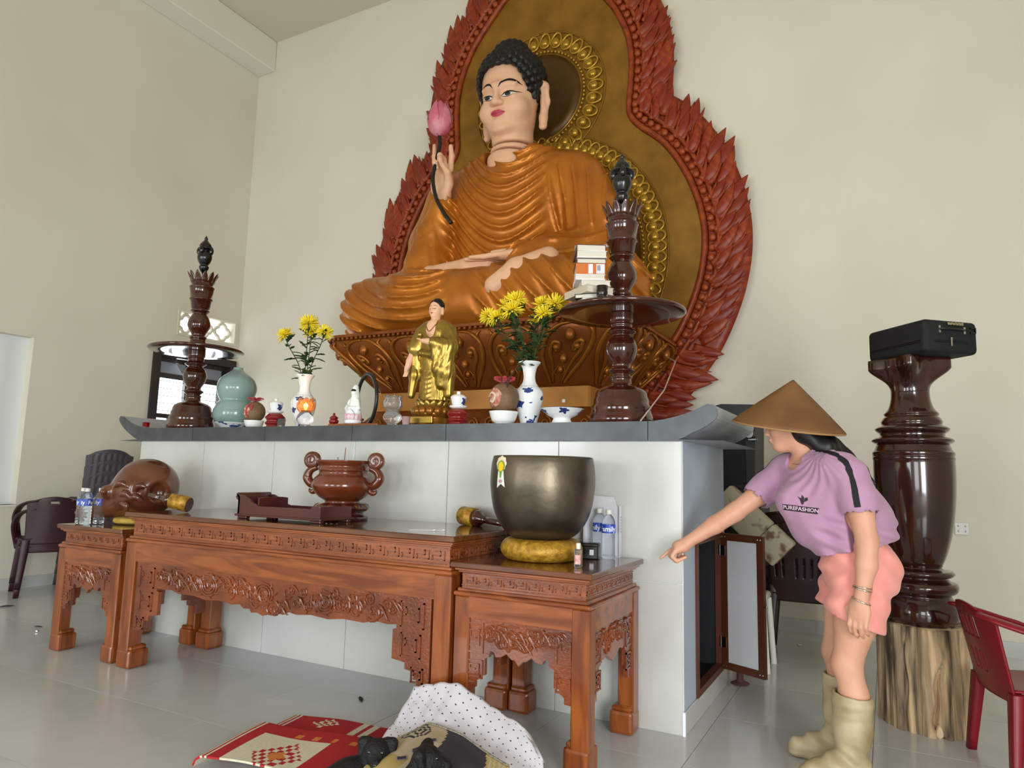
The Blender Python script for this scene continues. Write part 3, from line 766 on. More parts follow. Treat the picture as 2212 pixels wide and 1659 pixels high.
def flower(base, head, label, group, R=.066, nl=13):
    t = root('chrysanthemum', base, 0, label, 'flower', group)
    d = np.array(head)-np.array(base)
    p = crv([(0, 0, 0), (d[0]*.3, d[1]*.3, d[2]*.45), (d[0]*.8, d[1]*.8, d[2]*.8), d], 6)
    put('stem', tube(p, .0032, 6), M_stem, t, True)
    k = rf.randint(0, 1)
    if BL[k] is None: BL[k] = mesh('bloom', *bloom_shape(.066), M_yel, t, True); o = BL[k]
    else: o = bpy.data.objects.new('bloom', BL[k].data); COL.objects.link(o); o.parent = t
    o.location = d; tl = math.atan2(d[0], d[2]); o.rotation_euler = (rf.uniform(.1, .5), tl*.8, rf.uniform(0, 6)); o.scale = (R/.066,)*3
    for q in range(nl):
        s_ = .20+.70*q/nl; pt = p[int(s_*(len(p)-1))]; k = q % 2
        if LFm[k] is None: LFm[k] = mesh('leaf', *LFs[k], M_leaf, t, True); o = LFm[k]
        else: o = bpy.data.objects.new('leaf', LFm[k].data); COL.objects.link(o); o.parent = t
        o.location = pt; o.rotation_euler = (rf.uniform(-.4, .4), rf.uniform(-.7, .35), rf.uniform(0, 6.3)); o.scale = (rf.uniform(1.0, 1.75),)*3
RB = 'yellow chrysanthemum in the right-hand vase, '
for hx_, hy, hz, R, lb in ((-2.10, 3.60, 2.125, .062, RB+'leftmost of the bunch'), (-2.0, 3.66, 2.195, .07, RB+'upper left beside the two topmost blooms'), (-1.905, 3.58, 2.205, .074, RB+'topmost bloom of the bunch'), (-1.885, 3.50, 2.125, .07, RB+'lowest bloom at the front centre'),
                           (-1.77, 3.66, 2.185, .066, RB+'upper right, just left of the rightmost bloom'), (-1.655, 3.60, 2.165, .07, RB+'rightmost of the bunch'), (-2.01, 3.54, 2.10, .06, RB+'lower left, under the upper left bloom'), (-1.70, 3.54, 2.10, .06, RB+'lower right, under the rightmost bloom'), (-1.83, 3.70, 2.10, .05, RB+'small one at the back of the bunch')):
    flower((-1.825+rf.uniform(-.012, .012), 3.62+rf.uniform(-.012, .012), SZ+.26), (hx_, hy, hz), lb, 'chrysanthemums in the right vase', R)
RB = 'yellow chrysanthemum in the left-hand vase, '
for hx_, hy, hz, R, lb in ((-3.80, 3.60, 2.135, .066, RB+'leftmost bloom'), (-3.575, 3.60, 2.20, .075, RB+'topmost middle bloom'), (-3.40, 3.58, 2.12, .066, RB+'rightmost bloom'), (-3.62, 3.68, 2.16, .062, RB+'half hidden behind the topmost bloom')):
    flower((-3.575+rf.uniform(-.012, .012), 3.60+rf.uniform(-.012, .012), SZ+.26), (hx_, hy, hz), lb, 'chrysanthemums in the left vase', R, 13)

# lidded offering cups on red stands
def gaiwan(x, y, label):
    t = root('offering_cup', (x, y, SZ), 0, label, 'cup', 'lidded offering cups')
    put('red_stand', lathe(smooth_prof([(.052, 0, 1), (.062, .012), (.056, .024), (.068, .036), (.070, .042), (.058, .052), (.060, .064), (.070, .078), (.066, .086), (.052, .10), (.045, .108, 1)]), 32), M_red, t, True)
    put('saucer', lathe([(.03, .108), (.052, .118), (.056, .126), (.053, .127), (.03, .116)], 32), M_white, t, True)
    put('cup', lathe(smooth_prof([(.024, .12, 1), (.036, .130), (.044, .158), (.049, .178)]), 32), M_bw, t, True)
    put('lid', lathe(smooth_prof([(.051, .178, 1), (.049, .182), (.034, .194), (.012, .198, 1), (.012, .215, 1), (.0005, .216)]), 28), M_white, t, True)
gaiwan(-3.82, 3.58, 'blue and white lidded cup on a red stand, beside the left vase')
gaiwan(-2.285, 3.58, 'blue and white lidded cup on a red stand, right of the standing gold statue')

# white bowls with a tied coconut, celadon gourd, footed plate, small glasses
def bowl(x, y, r, h, label):
    t = root('white_bowl', (x, y, SZ), 0, label, 'bowl', 'white offering bowls')
    put('body', lathe(smooth_prof([(r*.55, 0, 1), (r*.55, h*.12, 1), (r*.8, h*.35), (r, h, 1), (r*.96, h, 1), (r*.75, h*.4), (r*.3, h*.22), (.0005, h*.2)]), 36, False), M_white, t, True)
M_coco = pm('carved_brown_husk', '#7d6248', '#6a5138', scale=14, rough=.6, bump=.4, bscale=90)
def coconut(x, y, z, r, label, ribbon):
    t = root('painted_coconut', (x, y, z), 0, label, 'coconut', 'coconuts tied with red ribbon')
    b = put('husk', ball((0, 0, 0), (r, r, r*1.02), 32, 20), M_coco, t, True); tr = bvh(b)
    red = [fill_poly([(.62*r*math.cos(a)*(1+.08*math.sin(5*a)), .62*r*math.sin(a)) for a in np.linspace(0, 2*PI, 30)[:-1]], r/5)]
    decal('red_medallion', tr, red, (-r*.3, -2, 0), (1, 0, 0), (0, 0, 1), (0, 1, 0), pm('red_print', '#a2332a', '#c9a58c', scale=40, rough=.5), t, .0012)
    sw = crv([(-.4*r, 0), (-.1*r, .3*r), (.25*r, .1*r), (.05*r, -.3*r), (-.25*r, -.2*r)], 5)
    n = np.array([(-(sw[min(i+1, len(sw)-1)]-sw[max(i-1, 0)])[1], (sw[min(i+1, len(sw)-1)]-sw[max(i-1, 0)])[0]) for i in range(len(sw))]); n /= np.linalg.norm(n, axis=1)[:, None]
    pts = [tuple(q) for q in np.concatenate([sw+n*.07*r, sw-n*.07*r])]; m = len(sw)
    decal('pale_swirl', tr, [(pts, [(i, i+1, m+i+1, m+i) for i in range(m-1)])], (-r*.35, -2, 0), (1, 0, 0), (0, 0, 1), (0, 1, 0), pm('pale_print', '#d9c3a8', rough=.5), t, .003)
    rb = [tube(crv([(0, 0, r*1.0), (r*.35*math.cos(a), r*.35*math.sin(a), r*1.35), (r*.75*math.cos(a), r*.75*math.sin(a), r*1.3), (r*.2*math.cos(a), r*.2*math.sin(a), r*1.05)], 4), r*.13, 6, .35) for a in np.linspace(0, 2*PI, 7)[:-1]]
    if ribbon:
        rb += [tube(crv([(0, -r*.2, r*1.0), (.1*r, -r*.85, r*.6), (-.05*r, -r*1.04, 0), (.1*r, -r*.95, -.5*r)], 5), r*.10, 6, .3), tube(crv([(0, -r*.2, r*1.0), (.5*r, -r*.75, r*.55), (.45*r, -r*.92, .1*r)], 5), r*.09, 6, .3)]
    put('ribbon', join(rb), M_redcloth, t, True)
bowl(-4.03, 3.58, .072, .062, 'white bowl holding the coconut with a tall red bow')
coconut(-4.03, 3.58, SZ+.125, .075, 'brown coconut tied with a tall red bow, next to the green gourd', True)
bowl(-1.925, 3.50, .085, .078, 'white bowl in front of the right vase holding a red printed coconut')
coconut(-1.925, 3.50, SZ+.155, .088, 'brown coconut with a round red print and red ribbon, by the right vase', False)
tw = root('dry_twig', (-1.86, 3.45, SZ+.21), 0, 'thin dry twig rising from the red printed coconut in front of the vase', 'twig')
put('stick', tube(crv([(-.02, 0, 0), (0, 0, .06), (.05, .01, .13), (.10, .01, .16)], 5), [.004, .0025], 6), pm('bark', '#3a2a24', rough=.8), tw, True)
t = root('green_gourd_jar', (-4.47, 3.78, SZ), 0, 'pale green double gourd jar behind the left candle stand', 'jar')
put('body', lathe(smooth_prof([(.11, .05), (.155, .09), (.165, .15), (.14, .215), (.118, .24), (.135, .275), (.15, .34), (.125, .41), (.07, .455), (.04, .48), (.035, .50)]), 40), M_celadon, t, True)
put('foot_bowl', lathe(smooth_prof([(.10, 0, 1), (.095, .02), (.11, .035), (.15, .06), (.155, .065, 1), (.12, .06)]), 36), M_bw, t, True)
t = root('footed_plate', (-1.56, 3.50, SZ), 0, 'white footed plate with blue rim and flowers, left of the right candle stand', 'plate')
put('plate', lathe(smooth_prof([(.062, 0, 1), (.052, .02), (.05, .034), (.08, .05), (.118, .082), (.121, .085, 1), (.117, .086, 1), (.07, .058), (.0005, .05)]), 44, False), M_white, t, True)
put('blue_rim', tube([(.1195*math.cos(a), .1195*math.sin(a), .0855) for a in np.linspace(0, 2*PI, 61)[:-1]], .0018, 5, closed=True), M_cobalt, t)
tr = bvh([q for q in bpy.data.objects if q.parent == t and q.name.startswith('plate')][0])
for a in (-2.4, -1.05, .3):
    fl_ = fill_poly([(.024*math.cos(q)*(1+.3*math.cos(5*q)), .015*math.sin(q)*(1+.3*math.cos(5*q))) for q in np.linspace(0, 2*PI, 41)[:-1]], .008)
    c, s_ = math.cos(a), math.sin(a)
    decal('blue_flower', tr, [fl_], (c*.5, s_*.5, .070), (-s_, c, 0), (0, 0, 1), (-c, -s_, 0), M_cobalt, t, .0008)
def small_cup(x, y, r, h, m, label, fill=None):
    t = root('small_glass', (x, y, SZ), 0, label, 'glass', 'small glasses on the altar')
    put('body', lathe([(r*.8, 0), (r, h), (r*.9, h), (r*.7, h*.15), (.0005, h*.12)], 20, False), m, t, True)
    if fill: put('liquid', lathe([(r*.68, h*.16), (r*.82, h*.7)], 20), fill, t, True)
M_rgl = pm('red_glass', '#a10f1c', rough=.08, trans=.5)
small_cup(-5.02, 3.42, .028, .05, M_rgl, 'small red glass at the far left end of the altar')
small_cup(-3.60, 3.43, .03, .055, M_glass, 'small clear glass with red liquid in front of the left vase', M_rgl)
small_cup(-2.56, 3.43, .026, .055, pm('pink_glass', '#e6c3c6', rough=.08, trans=.6), 'small pinkish glass in front of the standing gold statue')

# glass lotus lamps
M_lampg = pm('lamp_glass', '#f2f4f6', rough=.07, trans=.92, ior=1.35)
def lotus_lamp(x, y, label, lit):
    t = root('lotus_lamp', (x, y, SZ), 0, label, 'lamp', 'glass lotus lamps')
    put('lower_bulb', lathe(smooth_prof([(.035, 0, 1), (.04, .006), (.03, .016), (.052, .04), (.058, .065), (.044, .092), (.036, .102)]), 28), M_lampg, t, True)
    def cupf(u, v):
        a = 2*PI*u; r = np.interp(v, [0, .25, .55, .8, 1], [.036, .056, .06, .046, .058])*(1+.05*v*math.cos(8*a)); return (r*math.cos(a), r*math.sin(a), .102+.092*v+.006*v*math.cos(8*a))
    put('flower_cup', sheet(cupf, 48, 12, .003, wrap=True), M_lampg if not lit else pm('glow_tinted_lamp_glass', '#ffd2a0', rough=.12, trans=.92, ior=1.3), t, True)  # clear cup when unlit; the flame's orange glow is tinted into the lit one
    if lit:
        put('wick_float', lathe([(.03, .112), (.032, .118), (.0005, .119)], 18), M_metal, t)
        put('flame', lathe(smooth_prof([(.0005, .12), (.010, .13), (.008, .148), (.0005, .172)]), 12), pm('lamp_flame', '#ffb648', emit=14), t, True)
        l = bpy.data.lights.new('lamp_flame_light', 'POINT'); l.energy = .9; l.color = (1, .55, .2); l.shadow_soft_size = .015
        lo = bpy.data.objects.new('lamp_flame_light', l); COL.objects.link(lo); lo.parent = t; lo.location = (0, 0, .15)
lotus_lamp(-3.455, 3.50, 'lit glass lotus lamp glowing orange in front of the left vase', True)
lotus_lamp(-2.735, 3.52, 'unlit clear glass lotus lamp left of the standing gold statue', False)

# the hoop on its tray with the small white goddess figurine
M_tray = pm('orange_wood', '#9a5530', '#87461f', scale=5, rough=.4)
t = root('hoop_tray', (-3.02, 3.55, SZ), 0, 'orange wooden tray carrying a tall black hoop', 'tray')
put('tray', box(-.21, .20, -.075, .075, .0, .022, .006), M_tray, t)
put('hoop', xf(tube([(.17*math.cos(a), 0, .185+.17*math.sin(a)) for a in np.linspace(0, 2*PI, 73)[:-1]], .012, 8, 1.2, True), (.02, .03, 0), (0, 0, -.5)), pm('black_hoop', '#1c1a1b', rough=.35), t, True)
t = root('red_lidded_pot', (-3.245, 3.55, SZ+.0225), 0, 'tiny dark red lidded pot at the left end of the hoop tray', 'pot')
put('pot', lathe(smooth_prof([(.02, 0, 1), (.03, .012), (.032, .026), (.022, .036), (.03, .042), (.018, .056), (.006, .062), (.009, .07), (.0005, .08)]), 20), M_red, t, True)
t = root('goddess_figurine', (-3.05, 3.515, SZ+.0225), .0, 'small white porcelain goddess seated on a pink lotus inside the hoop', 'figurine')
put('foot', lathe([(.055, 0), (.056, .02), (.045, .026)], 24), M_white, t, True)
put('lotus', join([xf(ball((0, -.045, .045), (.018, .012, .022), 10, 7), rot=(0, 0, k*PI/5)) for k in range(10)]+[lathe([(.045, .026), (.05, .05), (.03, .06)], 20)]), pm('pink_glaze', '#dba7b3', '#e8d0d4', scale=20, rough=.2, coat=.3), t, True)
S = Sculpt((-.08, -.08, .04), (.08, .08, .28), .0035)
S.ell((0, 0, .075), (.056, .042, .03), .02); S.cone((0, .004, .07), (0, .008, .16), .04, .028, .02)
S.cone((-.03, 0, .15), (-.05, -.01, .10), .014, .012, .012); S.cone((.03, 0, .15), (.05, -.01, .10), .014, .012, .012)
S.cone((-.05, -.01, .10), (0, -.04, .10), .011, .009, .01); S.cone((.05, -.01, .10), (0, -.04, .10), .011, .009, .01)
S.cone((0, 0, .16), (0, 0, .19), .013, .012, .008); S.ell((0, -.003, .202), (.018, .02, .023), .006); S.cone((0, .014, .24), (0, .02, .12), .018, .034, .012); S.ell((0, .004, .226), (.018, .018, .018), .01)
b = sculpted('robe', S, M_white, t, 1)
put('hair', join(ball((0, -.004, .217), (.0185, .019, .013), 14, 8)), M_hair, t, True)
put('drape_line', tube(crv([(-.03, -.035, .13), (0, -.043, .105), (.034, -.04, .075), (.04, -.035, .06)], 5), .0022, 5), pm('grey_line', '#8c93a5', rough=.4), t)

# the bracket wire hanging from the halo down to the slab
w = root('hanging_wire', (-1.20, 3.44, SZ), 0, 'thin pale wire running from the halo down to the altar slab', 'wire')
put('wire', tube([(0.105, .0, .01), (0.10, .45, .22), (-.18, 1.75, .60), (-.50, 2.52, .80)], .004, 6), pm('pale_wire', '#c9b9a8', rough=.5), w)

# ================================================================== flame halo on the back wall
XM = -2.985
INN = [(1.72, .92), (2.0, 1.09), (2.27, 1.29), (2.53, 1.46), (2.93, 1.61), (3.35, 1.65), (3.8, 1.54), (4.2, 1.32), (4.45, 1.06), (4.58, .965), (4.70, .955), (4.95, .975), (5.2, .975), (5.45, .925), (5.75, .79), (6.02, .58), (6.25, .36), (6.46, .02)]
def _dense(P, n):
    c = crv([(w, z) for z, w in P], 10); s = np.r_[0, np.cumsum(np.linalg.norm(np.diff(c, axis=0), axis=1))]
    t = np.linspace(0, s[-1], n); return np.stack([np.interp(t, s, c[:, 0]), np.interp(t, s, c[:, 1])], 1)
HC = _dense(INN, 90)                       # right half, bottom to apex
_t = np.gradient(HC, axis=0); _t /= np.linalg.norm(_t, axis=1)[:, None]
HN = np.stack([_t[:, 1], -_t[:, 0]], 1)    # outward normal
for _k in range(3): HN = (np.r_[HN[:1], HN[:-1]]+HN+np.r_[HN[1:], HN[-1:]])/3
hl = root('flame_halo', (XM, 6.10, 0), 0, 'huge gilded halo panel edged with red flames on the back wall', 'halo')
def full(off):
    R = HC+HN*off; R[:, 0] = np.maximum(R[:, 0], 0.002); return [tuple(p) for p in R]+[(-a, b) for a, b in R[::-1]]
put('gold_panel', prism(full(.02), -.10, 0), M_field, hl)
def band(o0, o1, y0, y1, yc, name, m):
    """raised rounded border between two offsets"""
    for sgn in (1, -1):
        def f(u, v):
            k = u*(len(HC)-1); i = min(int(k), len(HC)-2); a = k-i
            p = HC[i]*(1-a)+HC[i+1]*a; n = HN[i]*(1-a)+HN[i+1]*a; q = p+n*(o0+(o1-o0)*v)
            return (sgn*max(q[0], .002), y1+(y0-y1)*math.sin(PI*v)**.6 if yc else (y0+(y1-y0)*v), q[1])
        s = sheet(f, 110, 6, .012)
        put(name, s, m, hl, True)
band(-.02, .035, -.135, -.10, 1, 'inner_moulding', M_flame2)
band(.11, .15, -.135, -.10, 1, 'outer_moulding', M_flame2)
band(.0, .40, -.10, -.05, 0, 'flame_band', M_flame)
bm_ = None
cs = np.r_[0, np.cumsum(np.linalg.norm(np.diff(HC, axis=0), axis=1))]
nb = int(cs[-1]/.085)
for sgn in (1, -1):
    for k in range(nb):
        s_ = (k+.5)*.085; x = np.interp(s_, cs, HC[:, 0]); z = np.interp(s_, cs, HC[:, 1]); nx = np.interp(s_, cs, HN[:, 0]); nz = np.interp(s_, cs, HN[:, 1])
        if bm_ is None: o = put('border_bead', ball((0, 0, 0), (.034, .026, .034), 12, 8), M_flame2, hl, True); bm_ = o.data
        else: o = bpy.data.objects.new('border_bead', bm_); COL.objects.link(o); o.parent = hl
        o.location = (sgn*(x+nx*.073), -.118, z+nz*.073)
def tongue(L, wd, bend, tips):
    """one flame: a curved leaf with a ridge and a few tips"""
    def f(u, v):
        a = (u-.5)*2; w = wd*(.55+.75*v-1.3*v**2.6)*(1-.15*v)
        w = max(w, .002); x = bend*v*v*L+a*w; return (x, -.03-.03*(1-abs(a))*(1-v)-.02*math.sin(v*PI), v*L+.012*math.sin(a*9+v*7)*(1-v))
    s = [sheet(f, 6, 8, .012)]
    for t_, (dx, l2) in enumerate(tips):
        def g(u, v, dx=dx, l2=l2):
            a = (u-.5)*2; w = wd*.42*(1-v)**.8+.001; return (dx*wd*(.6+.5*v)+bend*v*v*L*.7+a*w, -.045-.012*(1-abs(a))*(1-v), v*L*l2)
        s.append(sheet(g, 4, 6, .012))
    return join(s)
TV = []
rt = random.Random(8)
for L, wd, bend, tips in ((.38, .092, .30, ((-.8, .72), (.9, .6))), (.32, .080, .18, ((-.9, .8), (.8, .7))), (.28, .072, .36, ((.8, .75), (-.7, .6))), (.35, .086, .1, ((-.8, .65), (.6, .8)))): TV.append([tongue(L, wd, bend, tips), None])
M_fl = [M_flame, pm('red_flame_paint_dark', '#7d2410', '#97401a', scale=6, rough=.42)]
def put_tongue(i, p, n, sgn, sc, up, dy):
    sh, me = TV[i]
    ang = math.atan2(n[0], n[1])*(1-up)           # measured from straight up
    if me is None:
        o = put('flame', sh, M_fl[i % 2], hl, True); TV[i][1] = o.data
    else:
        o = bpy.data.objects.new('flame', me); COL.objects.link(o); o.parent = hl
    o.location = (sgn*p[0], dy, p[1]); o.rotation_euler = (0, sgn*ang, 0)
    o.scale = (-sgn*sc, 1, sc)
for sgn in (1, -1):
    for row, (off, step, sc, dy) in enumerate(((.19, .105, 1.0, -.045), (.11, .15, .85, -.075))):
        s_ = .06+row*.05
        while s_ < cs[-1]-.05:
            p = np.array([np.interp(s_, cs, HC[:, 0]), np.interp(s_, cs, HC[:, 1])]); n = np.array([np.interp(s_, cs, HN[:, 0]), np.interp(s_, cs, HN[:, 1])])
            ph = (s_ % .42)/.42                       # flames gather in clusters
            put_tongue(rt.randrange(4), p+n*(off+.0), n, sgn, sc*(.72+.30*math.sin(PI*ph)**.7+rt.uniform(-.04, .04)), .42 if p[1] > 2.4 else .12, dy-.01*rt.random())
            s_ += step*rt.uniform(.85, 1.15)
# lotus rings behind the head and the body
def ringset(cz, R, a0, a1, n, pr, y):
    pe = None
    for k in range(n):
        a = a0+(a1-a0)*(k+.5)/n
        sh = join(ball((0, 0, 0), (pr*.74, pr*.62, pr*.80), 14, 9), tube([(pr*.88*math.cos(t), 0, pr*1.0*math.sin(t)+pr*.1) for t in np.linspace(-PI*.98, PI*.0, 12)]+[(pr*.88*math.cos(t), 0, pr*1.5*math.sin(t)+pr*.1) for t in np.linspace(.12*PI, .9*PI, 10)], pr*.20, 6, closed=True)) if pe is None else None
        if pe is None: o = put('lotus_petal', sh, M_bead, hl, True); pe = o.data
        else: o = bpy.data.objects.new('lotus_petal', pe); COL.objects.link(o); o.parent = hl
        o.location = (R*math.sin(a), y, cz+R*math.cos(a)); o.rotation_euler = (0, a, 0)
    m = int((a1-a0)*(R-pr*1.55)/.042)
    put('bead_row', join([ball(((R-pr*1.55)*math.sin(a0+(a1-a0)*(k+.5)/m), y, cz+(R-pr*1.55)*math.cos(a0+(a1-a0)*(k+.5)/m)), .0165, 8, 5) for k in range(m)]), M_bead, hl, True)['kind'] = 'stuff'
    for rr, t in ((R-pr*2.2, .014), (R+pr*1.9, .010)):
        put('ring_moulding', tube([(rr*math.sin(a), y+.01, cz+rr*math.cos(a)) for a in np.linspace(a0, a1, 90)], t, 6), M_bead if t > .012 else M_field, hl, True)
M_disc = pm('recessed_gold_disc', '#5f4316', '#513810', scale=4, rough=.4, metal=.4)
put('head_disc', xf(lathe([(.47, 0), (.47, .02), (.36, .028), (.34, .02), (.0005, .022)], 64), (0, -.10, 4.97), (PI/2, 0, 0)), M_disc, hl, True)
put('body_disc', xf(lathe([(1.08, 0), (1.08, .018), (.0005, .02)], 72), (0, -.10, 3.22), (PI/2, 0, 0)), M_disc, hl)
ringset(4.97, .60, 0, 2*PI, 30, .062, -.115)
ringset(3.22, 1.21, math.radians(-118), math.radians(118), 52, .066, -.113)

# ================================================================== lotus throne and its base
th = root('lotus_throne', (XM, 6.0, 0), 0, 'copper gold carved lotus throne on a stepped yellow gold base', 'throne')
def plan(hw, dep, r, n=10):
    """front and sides of a rounded rectangle, from the back right corner round to the back left"""
    p = [(hw, 0)]
    for k in range(n+1):
        a = PI/2*k/n; p.append((hw-r+r*math.cos(a), -dep+r-r*math.sin(a)))
    for k in range(n+1):
        a = PI/2*k/n; p.append((-hw+r-r*math.sin(a), -dep+r-r*math.cos(a)))
    p.append((-hw, 0)); return p
def resample(p, n):
    p = np.array(p); s = np.r_[0, np.cumsum(np.linalg.norm(np.diff(p, axis=0), axis=1))]; t = np.linspace(0, s[-1], n)
    return np.stack([np.interp(t, s, p[:, 0]), np.interp(t, s, p[:, 1])], 1)
PROF = [(1.86, 1.03, 1.10), (1.90, 1.05, 1.12), (1.98, 1.12, 1.18), (2.08, 1.22, 1.25), (2.18, 1.33, 1.32), (2.26, 1.395, 1.365), (2.30, 1.40, 1.37), (2.335, 1.385, 1.36)]
def loft(prof, r, n=120):
    v, f = [], []
    for z, hw, dep in prof: v += [(a, b, z) for a, b in resample(plan(hw, dep, r), n)]
    for i in range(len(prof)-1):
        for k in range(n-1): f.append((i*n+k+1, i*n+k, (i+1)*n+k, (i+1)*n+k+1))
    m = (len(prof)-1)*n; f.append(tuple(range(m, m+n))[::-1]); f.append(tuple(range(n)))
    return np.array(v), f
put('bowl', loft(PROF, .14), M_throne, th, True)
put('rim_slab', loft([(2.335, 1.40, 1.375), (2.36, 1.40, 1.375)], .14), M_throne, th)
def thr(s, v, off=0):
    """point on the throne bowl: s in 0..1 round the front, v in 0..1 up the bowl"""
    z = 1.88+(2.30-1.88)*v; P = np.array(PROF)
    hw = np.interp(z, P[:, 0], P[:, 1])+off; dep = np.interp(z, P[:, 0], P[:, 2])+off
    c = resample(plan(hw, dep, .14), 200); i = s*199; j = min(int(i), 198); q = c[j]*(1-(i-j))+c[j+1]*(i-j)
    return (q[0], q[1], z)
rows = resample(plan(1.412, 1.387, .14), 110)
b0 = None
for a, b in rows[2:-2]:
    if b0 is None: o = put('rim_bead', ball((0, 0, 0), .017, 8, 5), M_throne, th, True); b0 = o.data
    else: o = bpy.data.objects.new('rim_bead', b0); COL.objects.link(o); o.parent = th
    o.location = (a, b, 2.318)
M_thrg = pm('gilded_throne_carving', '#a3641f', '#8f5317', scale=6, rough=.32, metal=.5)
def petal_carving(s0, wd):
    out = []
    def L(pts, r, n=6): out.append(tube(np.array([thr(s0+a*wd, b, off) for a, b, off in crv([(*p, .008) for p in pts], 5)]), r, n, 1))
    for q in (1, -1):
        L([(0, .99), (q*.22, .96), (q*.40, .82), (q*.46, .62), (q*.40, .36), (q*.22, .10), (q*.16, .0)], [.008, .018, .02, .016, .010])
        L([(q*.10, .02), (q*.20, .34), (q*.30, .52), (q*.27, .68), (q*.16, .66), (q*.15, .54), (q*.215, .56)], [.008, .016, .020, .016, .010])
        L([(q*.46, .98), (q*.40, .90), (q*.44, .80)], [.006, .014, .004])
        L([(q*.05, .30), (q*.12, .20), (q*.05, .14)], [.003, .010, .003])
        x, y, z = thr(s0+q*.2*wd, .60, .016); out.append(ball((x, y, z), .026, 10, 7))
    for v_, r in ((.80, .04), (.42, .030), (.24, .022)):
        x, y, z = thr(s0, v_, .012); out.append(ball((x, y, z), (r, r*.8, r*1.3), 10, 7))
    return join(out)
NP = 11
for k in range(NP):
    put('carved_petal', petal_carving((k+.5)/NP, .92/NP), M_thrg, th, True)
put('base_block', loft([(1.70, 1.02, 1.095), (1.86, 1.02, 1.095)], .01), M_pedgold, th)
put('base_flare', loft([(1.70, 1.04, 1.11), (1.66, 1.07, 1.14), (1.56, 1.16, 1.22), (1.44, 1.22, 1.28), (1.30, 1.22, 1.28)][::-1], .08), M_throne, th, True)
put('lower_block', loft([(0, 1.16, 1.22), (1.30, 1.16, 1.22)], .05), M_pedgold, th)
bl = []
for k in range(14):
    x = -1.05+.161*k
    bl.append(tube(spiral(.05, .012, (-1)**k*1.4, 1.5)+np.array([x, -1.222, 1.57]), [.012, .008], 6))
put('scroll_band', join(bl), M_thrg, th, True)['kind'] = 'stuff'
put('price_sticker', box(.80, .825, -1.098, -1.0955, 1.735, 1.76), M_white, th)

# ================================================================== the large seated statue
bs = root('seated_statue', (-3.0, 5.45, 2.36), 0, 'giant seated temple statue in a bronze gold robe raising one hand', 'statue')
S = Sculpt((-1.5, -1.0, -.02), (1.5, .62, 1.95), .0165)
S.ell((0, .06, .62), (.62, .42, .72), .1); S.ell((0, .02, 1.18), (.66, .38, .50), .15)
S.cone((-.60, .06, 1.44), (.60, .06, 1.44), .25, .25, .15); S.cone((-.5, .06, 1.52), (-.05, .05, 1.74), .2, .2, .1); S.cone((.5, .06, 1.52), (.05, .05, 1.74), .2, .2, .1)
# viewer's right arm with its wide sleeve falling to the lap
S.chain([(.68, .06, 1.40), (.86, .02, 1.0), (.86, -.04, .70)], [.25, .25, .25], .1)
S.chain([(.86, -.04, .68), (.62, -.36, .60), (.44, -.52, .56)], [.22, .19, .14], .08)
S.ell((.88, .02, .62), (.20, .22, .34), .1)
# viewer's left arm, forearm raised
S.chain([(-.68, .06, 1.40), (-.82, .0, 1.0), (-.80, -.08, .72)], [.25, .23, .20], .1)
S.chain([(-.78, -.10, .66), (-.62, -.24, 1.0), (-.52, -.31, 1.24)], [.19, .165, .125], .06)
S.chain([(-.62, -.24, 1.02), (-.68, -.26, .72), (-.64, -.30, .50)], [.15, .20, .19], .08)
# crossed legs
S.chain([(-.35, .0, .28), (-.80, -.25, .30), (-1.13, -.40, .29)], [.32, .31, .30], .12); S.chain([(.35, .0, .28), (.80, -.25, .30), (1.13, -.40, .29)], [.32, .31, .30], .12)
S.chain([(-1.13, -.42, .27), (-.6, -.58, .27), (.1, -.62, .26)], [.30, .27, .24], .12); S.chain([(1.13, -.42, .27), (.6, -.58, .25), (.0, -.62, .22)], [.30, .26, .22], .12)
S.ell((0, -.40, .14), (1.25, .40, .20), .12)
X, Y, Z = S.grid()
def ridge(ph):                                  # rolled cloth folds with sharp valleys
    f = ph-np.floor(ph); return np.sqrt(np.clip(1-(2*f-1)**2, 0, 1))
def rib(ph, w=.17):                             # narrow raised folds, one side steeper
    f = ph-np.floor(ph); return np.exp(-((f-.5)/w)**2)*(1+.5*np.clip((f-.5)/w, -1, 1))
def sm(a, b, x):
    t = np.clip((x-a)/(b-a), 0, 1); return t*t*(3-2*t)
xc = X-.14
front = sm(.12, -.05, Y)
uph = (Z-2.7*xc**2/(1+1.3*np.abs(xc)))/.125
D1 = .040*rib(uph)*sm(.66, .50, np.abs(xc))*sm(.52, .42, X)*sm(.52, .66, Z)*sm(1.82, 1.74, Z)*front
vph = (X+.16*(Z-.6))/.115
D1 += .028*rib(vph)*sm(.46, .54, X)*sm(.75, .95, Z)*sm(1.62, 1.45, Z)*front
D1 += .028*rib((np.sqrt((X-.62)**2+(Z-1.55)**2))/.13)*sm(.62, .7, X)*sm(.95, .75, Z)*sm(.50, .58, Z)
lph = np.sqrt((X+.42)**2*.8+(Z-.95)**2*1.3)/.105
D1 += .034*rib(lph)*sm(-.05, -.2, X)*sm(.60, .50, Z)*sm(.0, .06, Z)*sm(-.30, -.42, Y)
rph = (X*.75+Z*.66)/.115
D1 += .034*rib(rph)*sm(.12, .25, X)*sm(.60, .50, Z)*sm(.0, .06, Z)*sm(-.30, -.42, Y)
D1 += .022*ridge((X+.22*Z)/.075)*sm(-.48, -.55, X)*sm(-.95, -.88, X)*sm(.48, .6, Z)*sm(1.2, 1.05, Z)*sm(-.05, -.15, Y)
S.d -= D1.astype(np.float32)
S.cone((0, -.02, 1.72), (0, -.06, 2.3), .222, .27, .02, 'sub')
S.cone((-.52, -.31, 1.20), (-.49, -.34, 1.45), .085, .11, .01, 'sub')
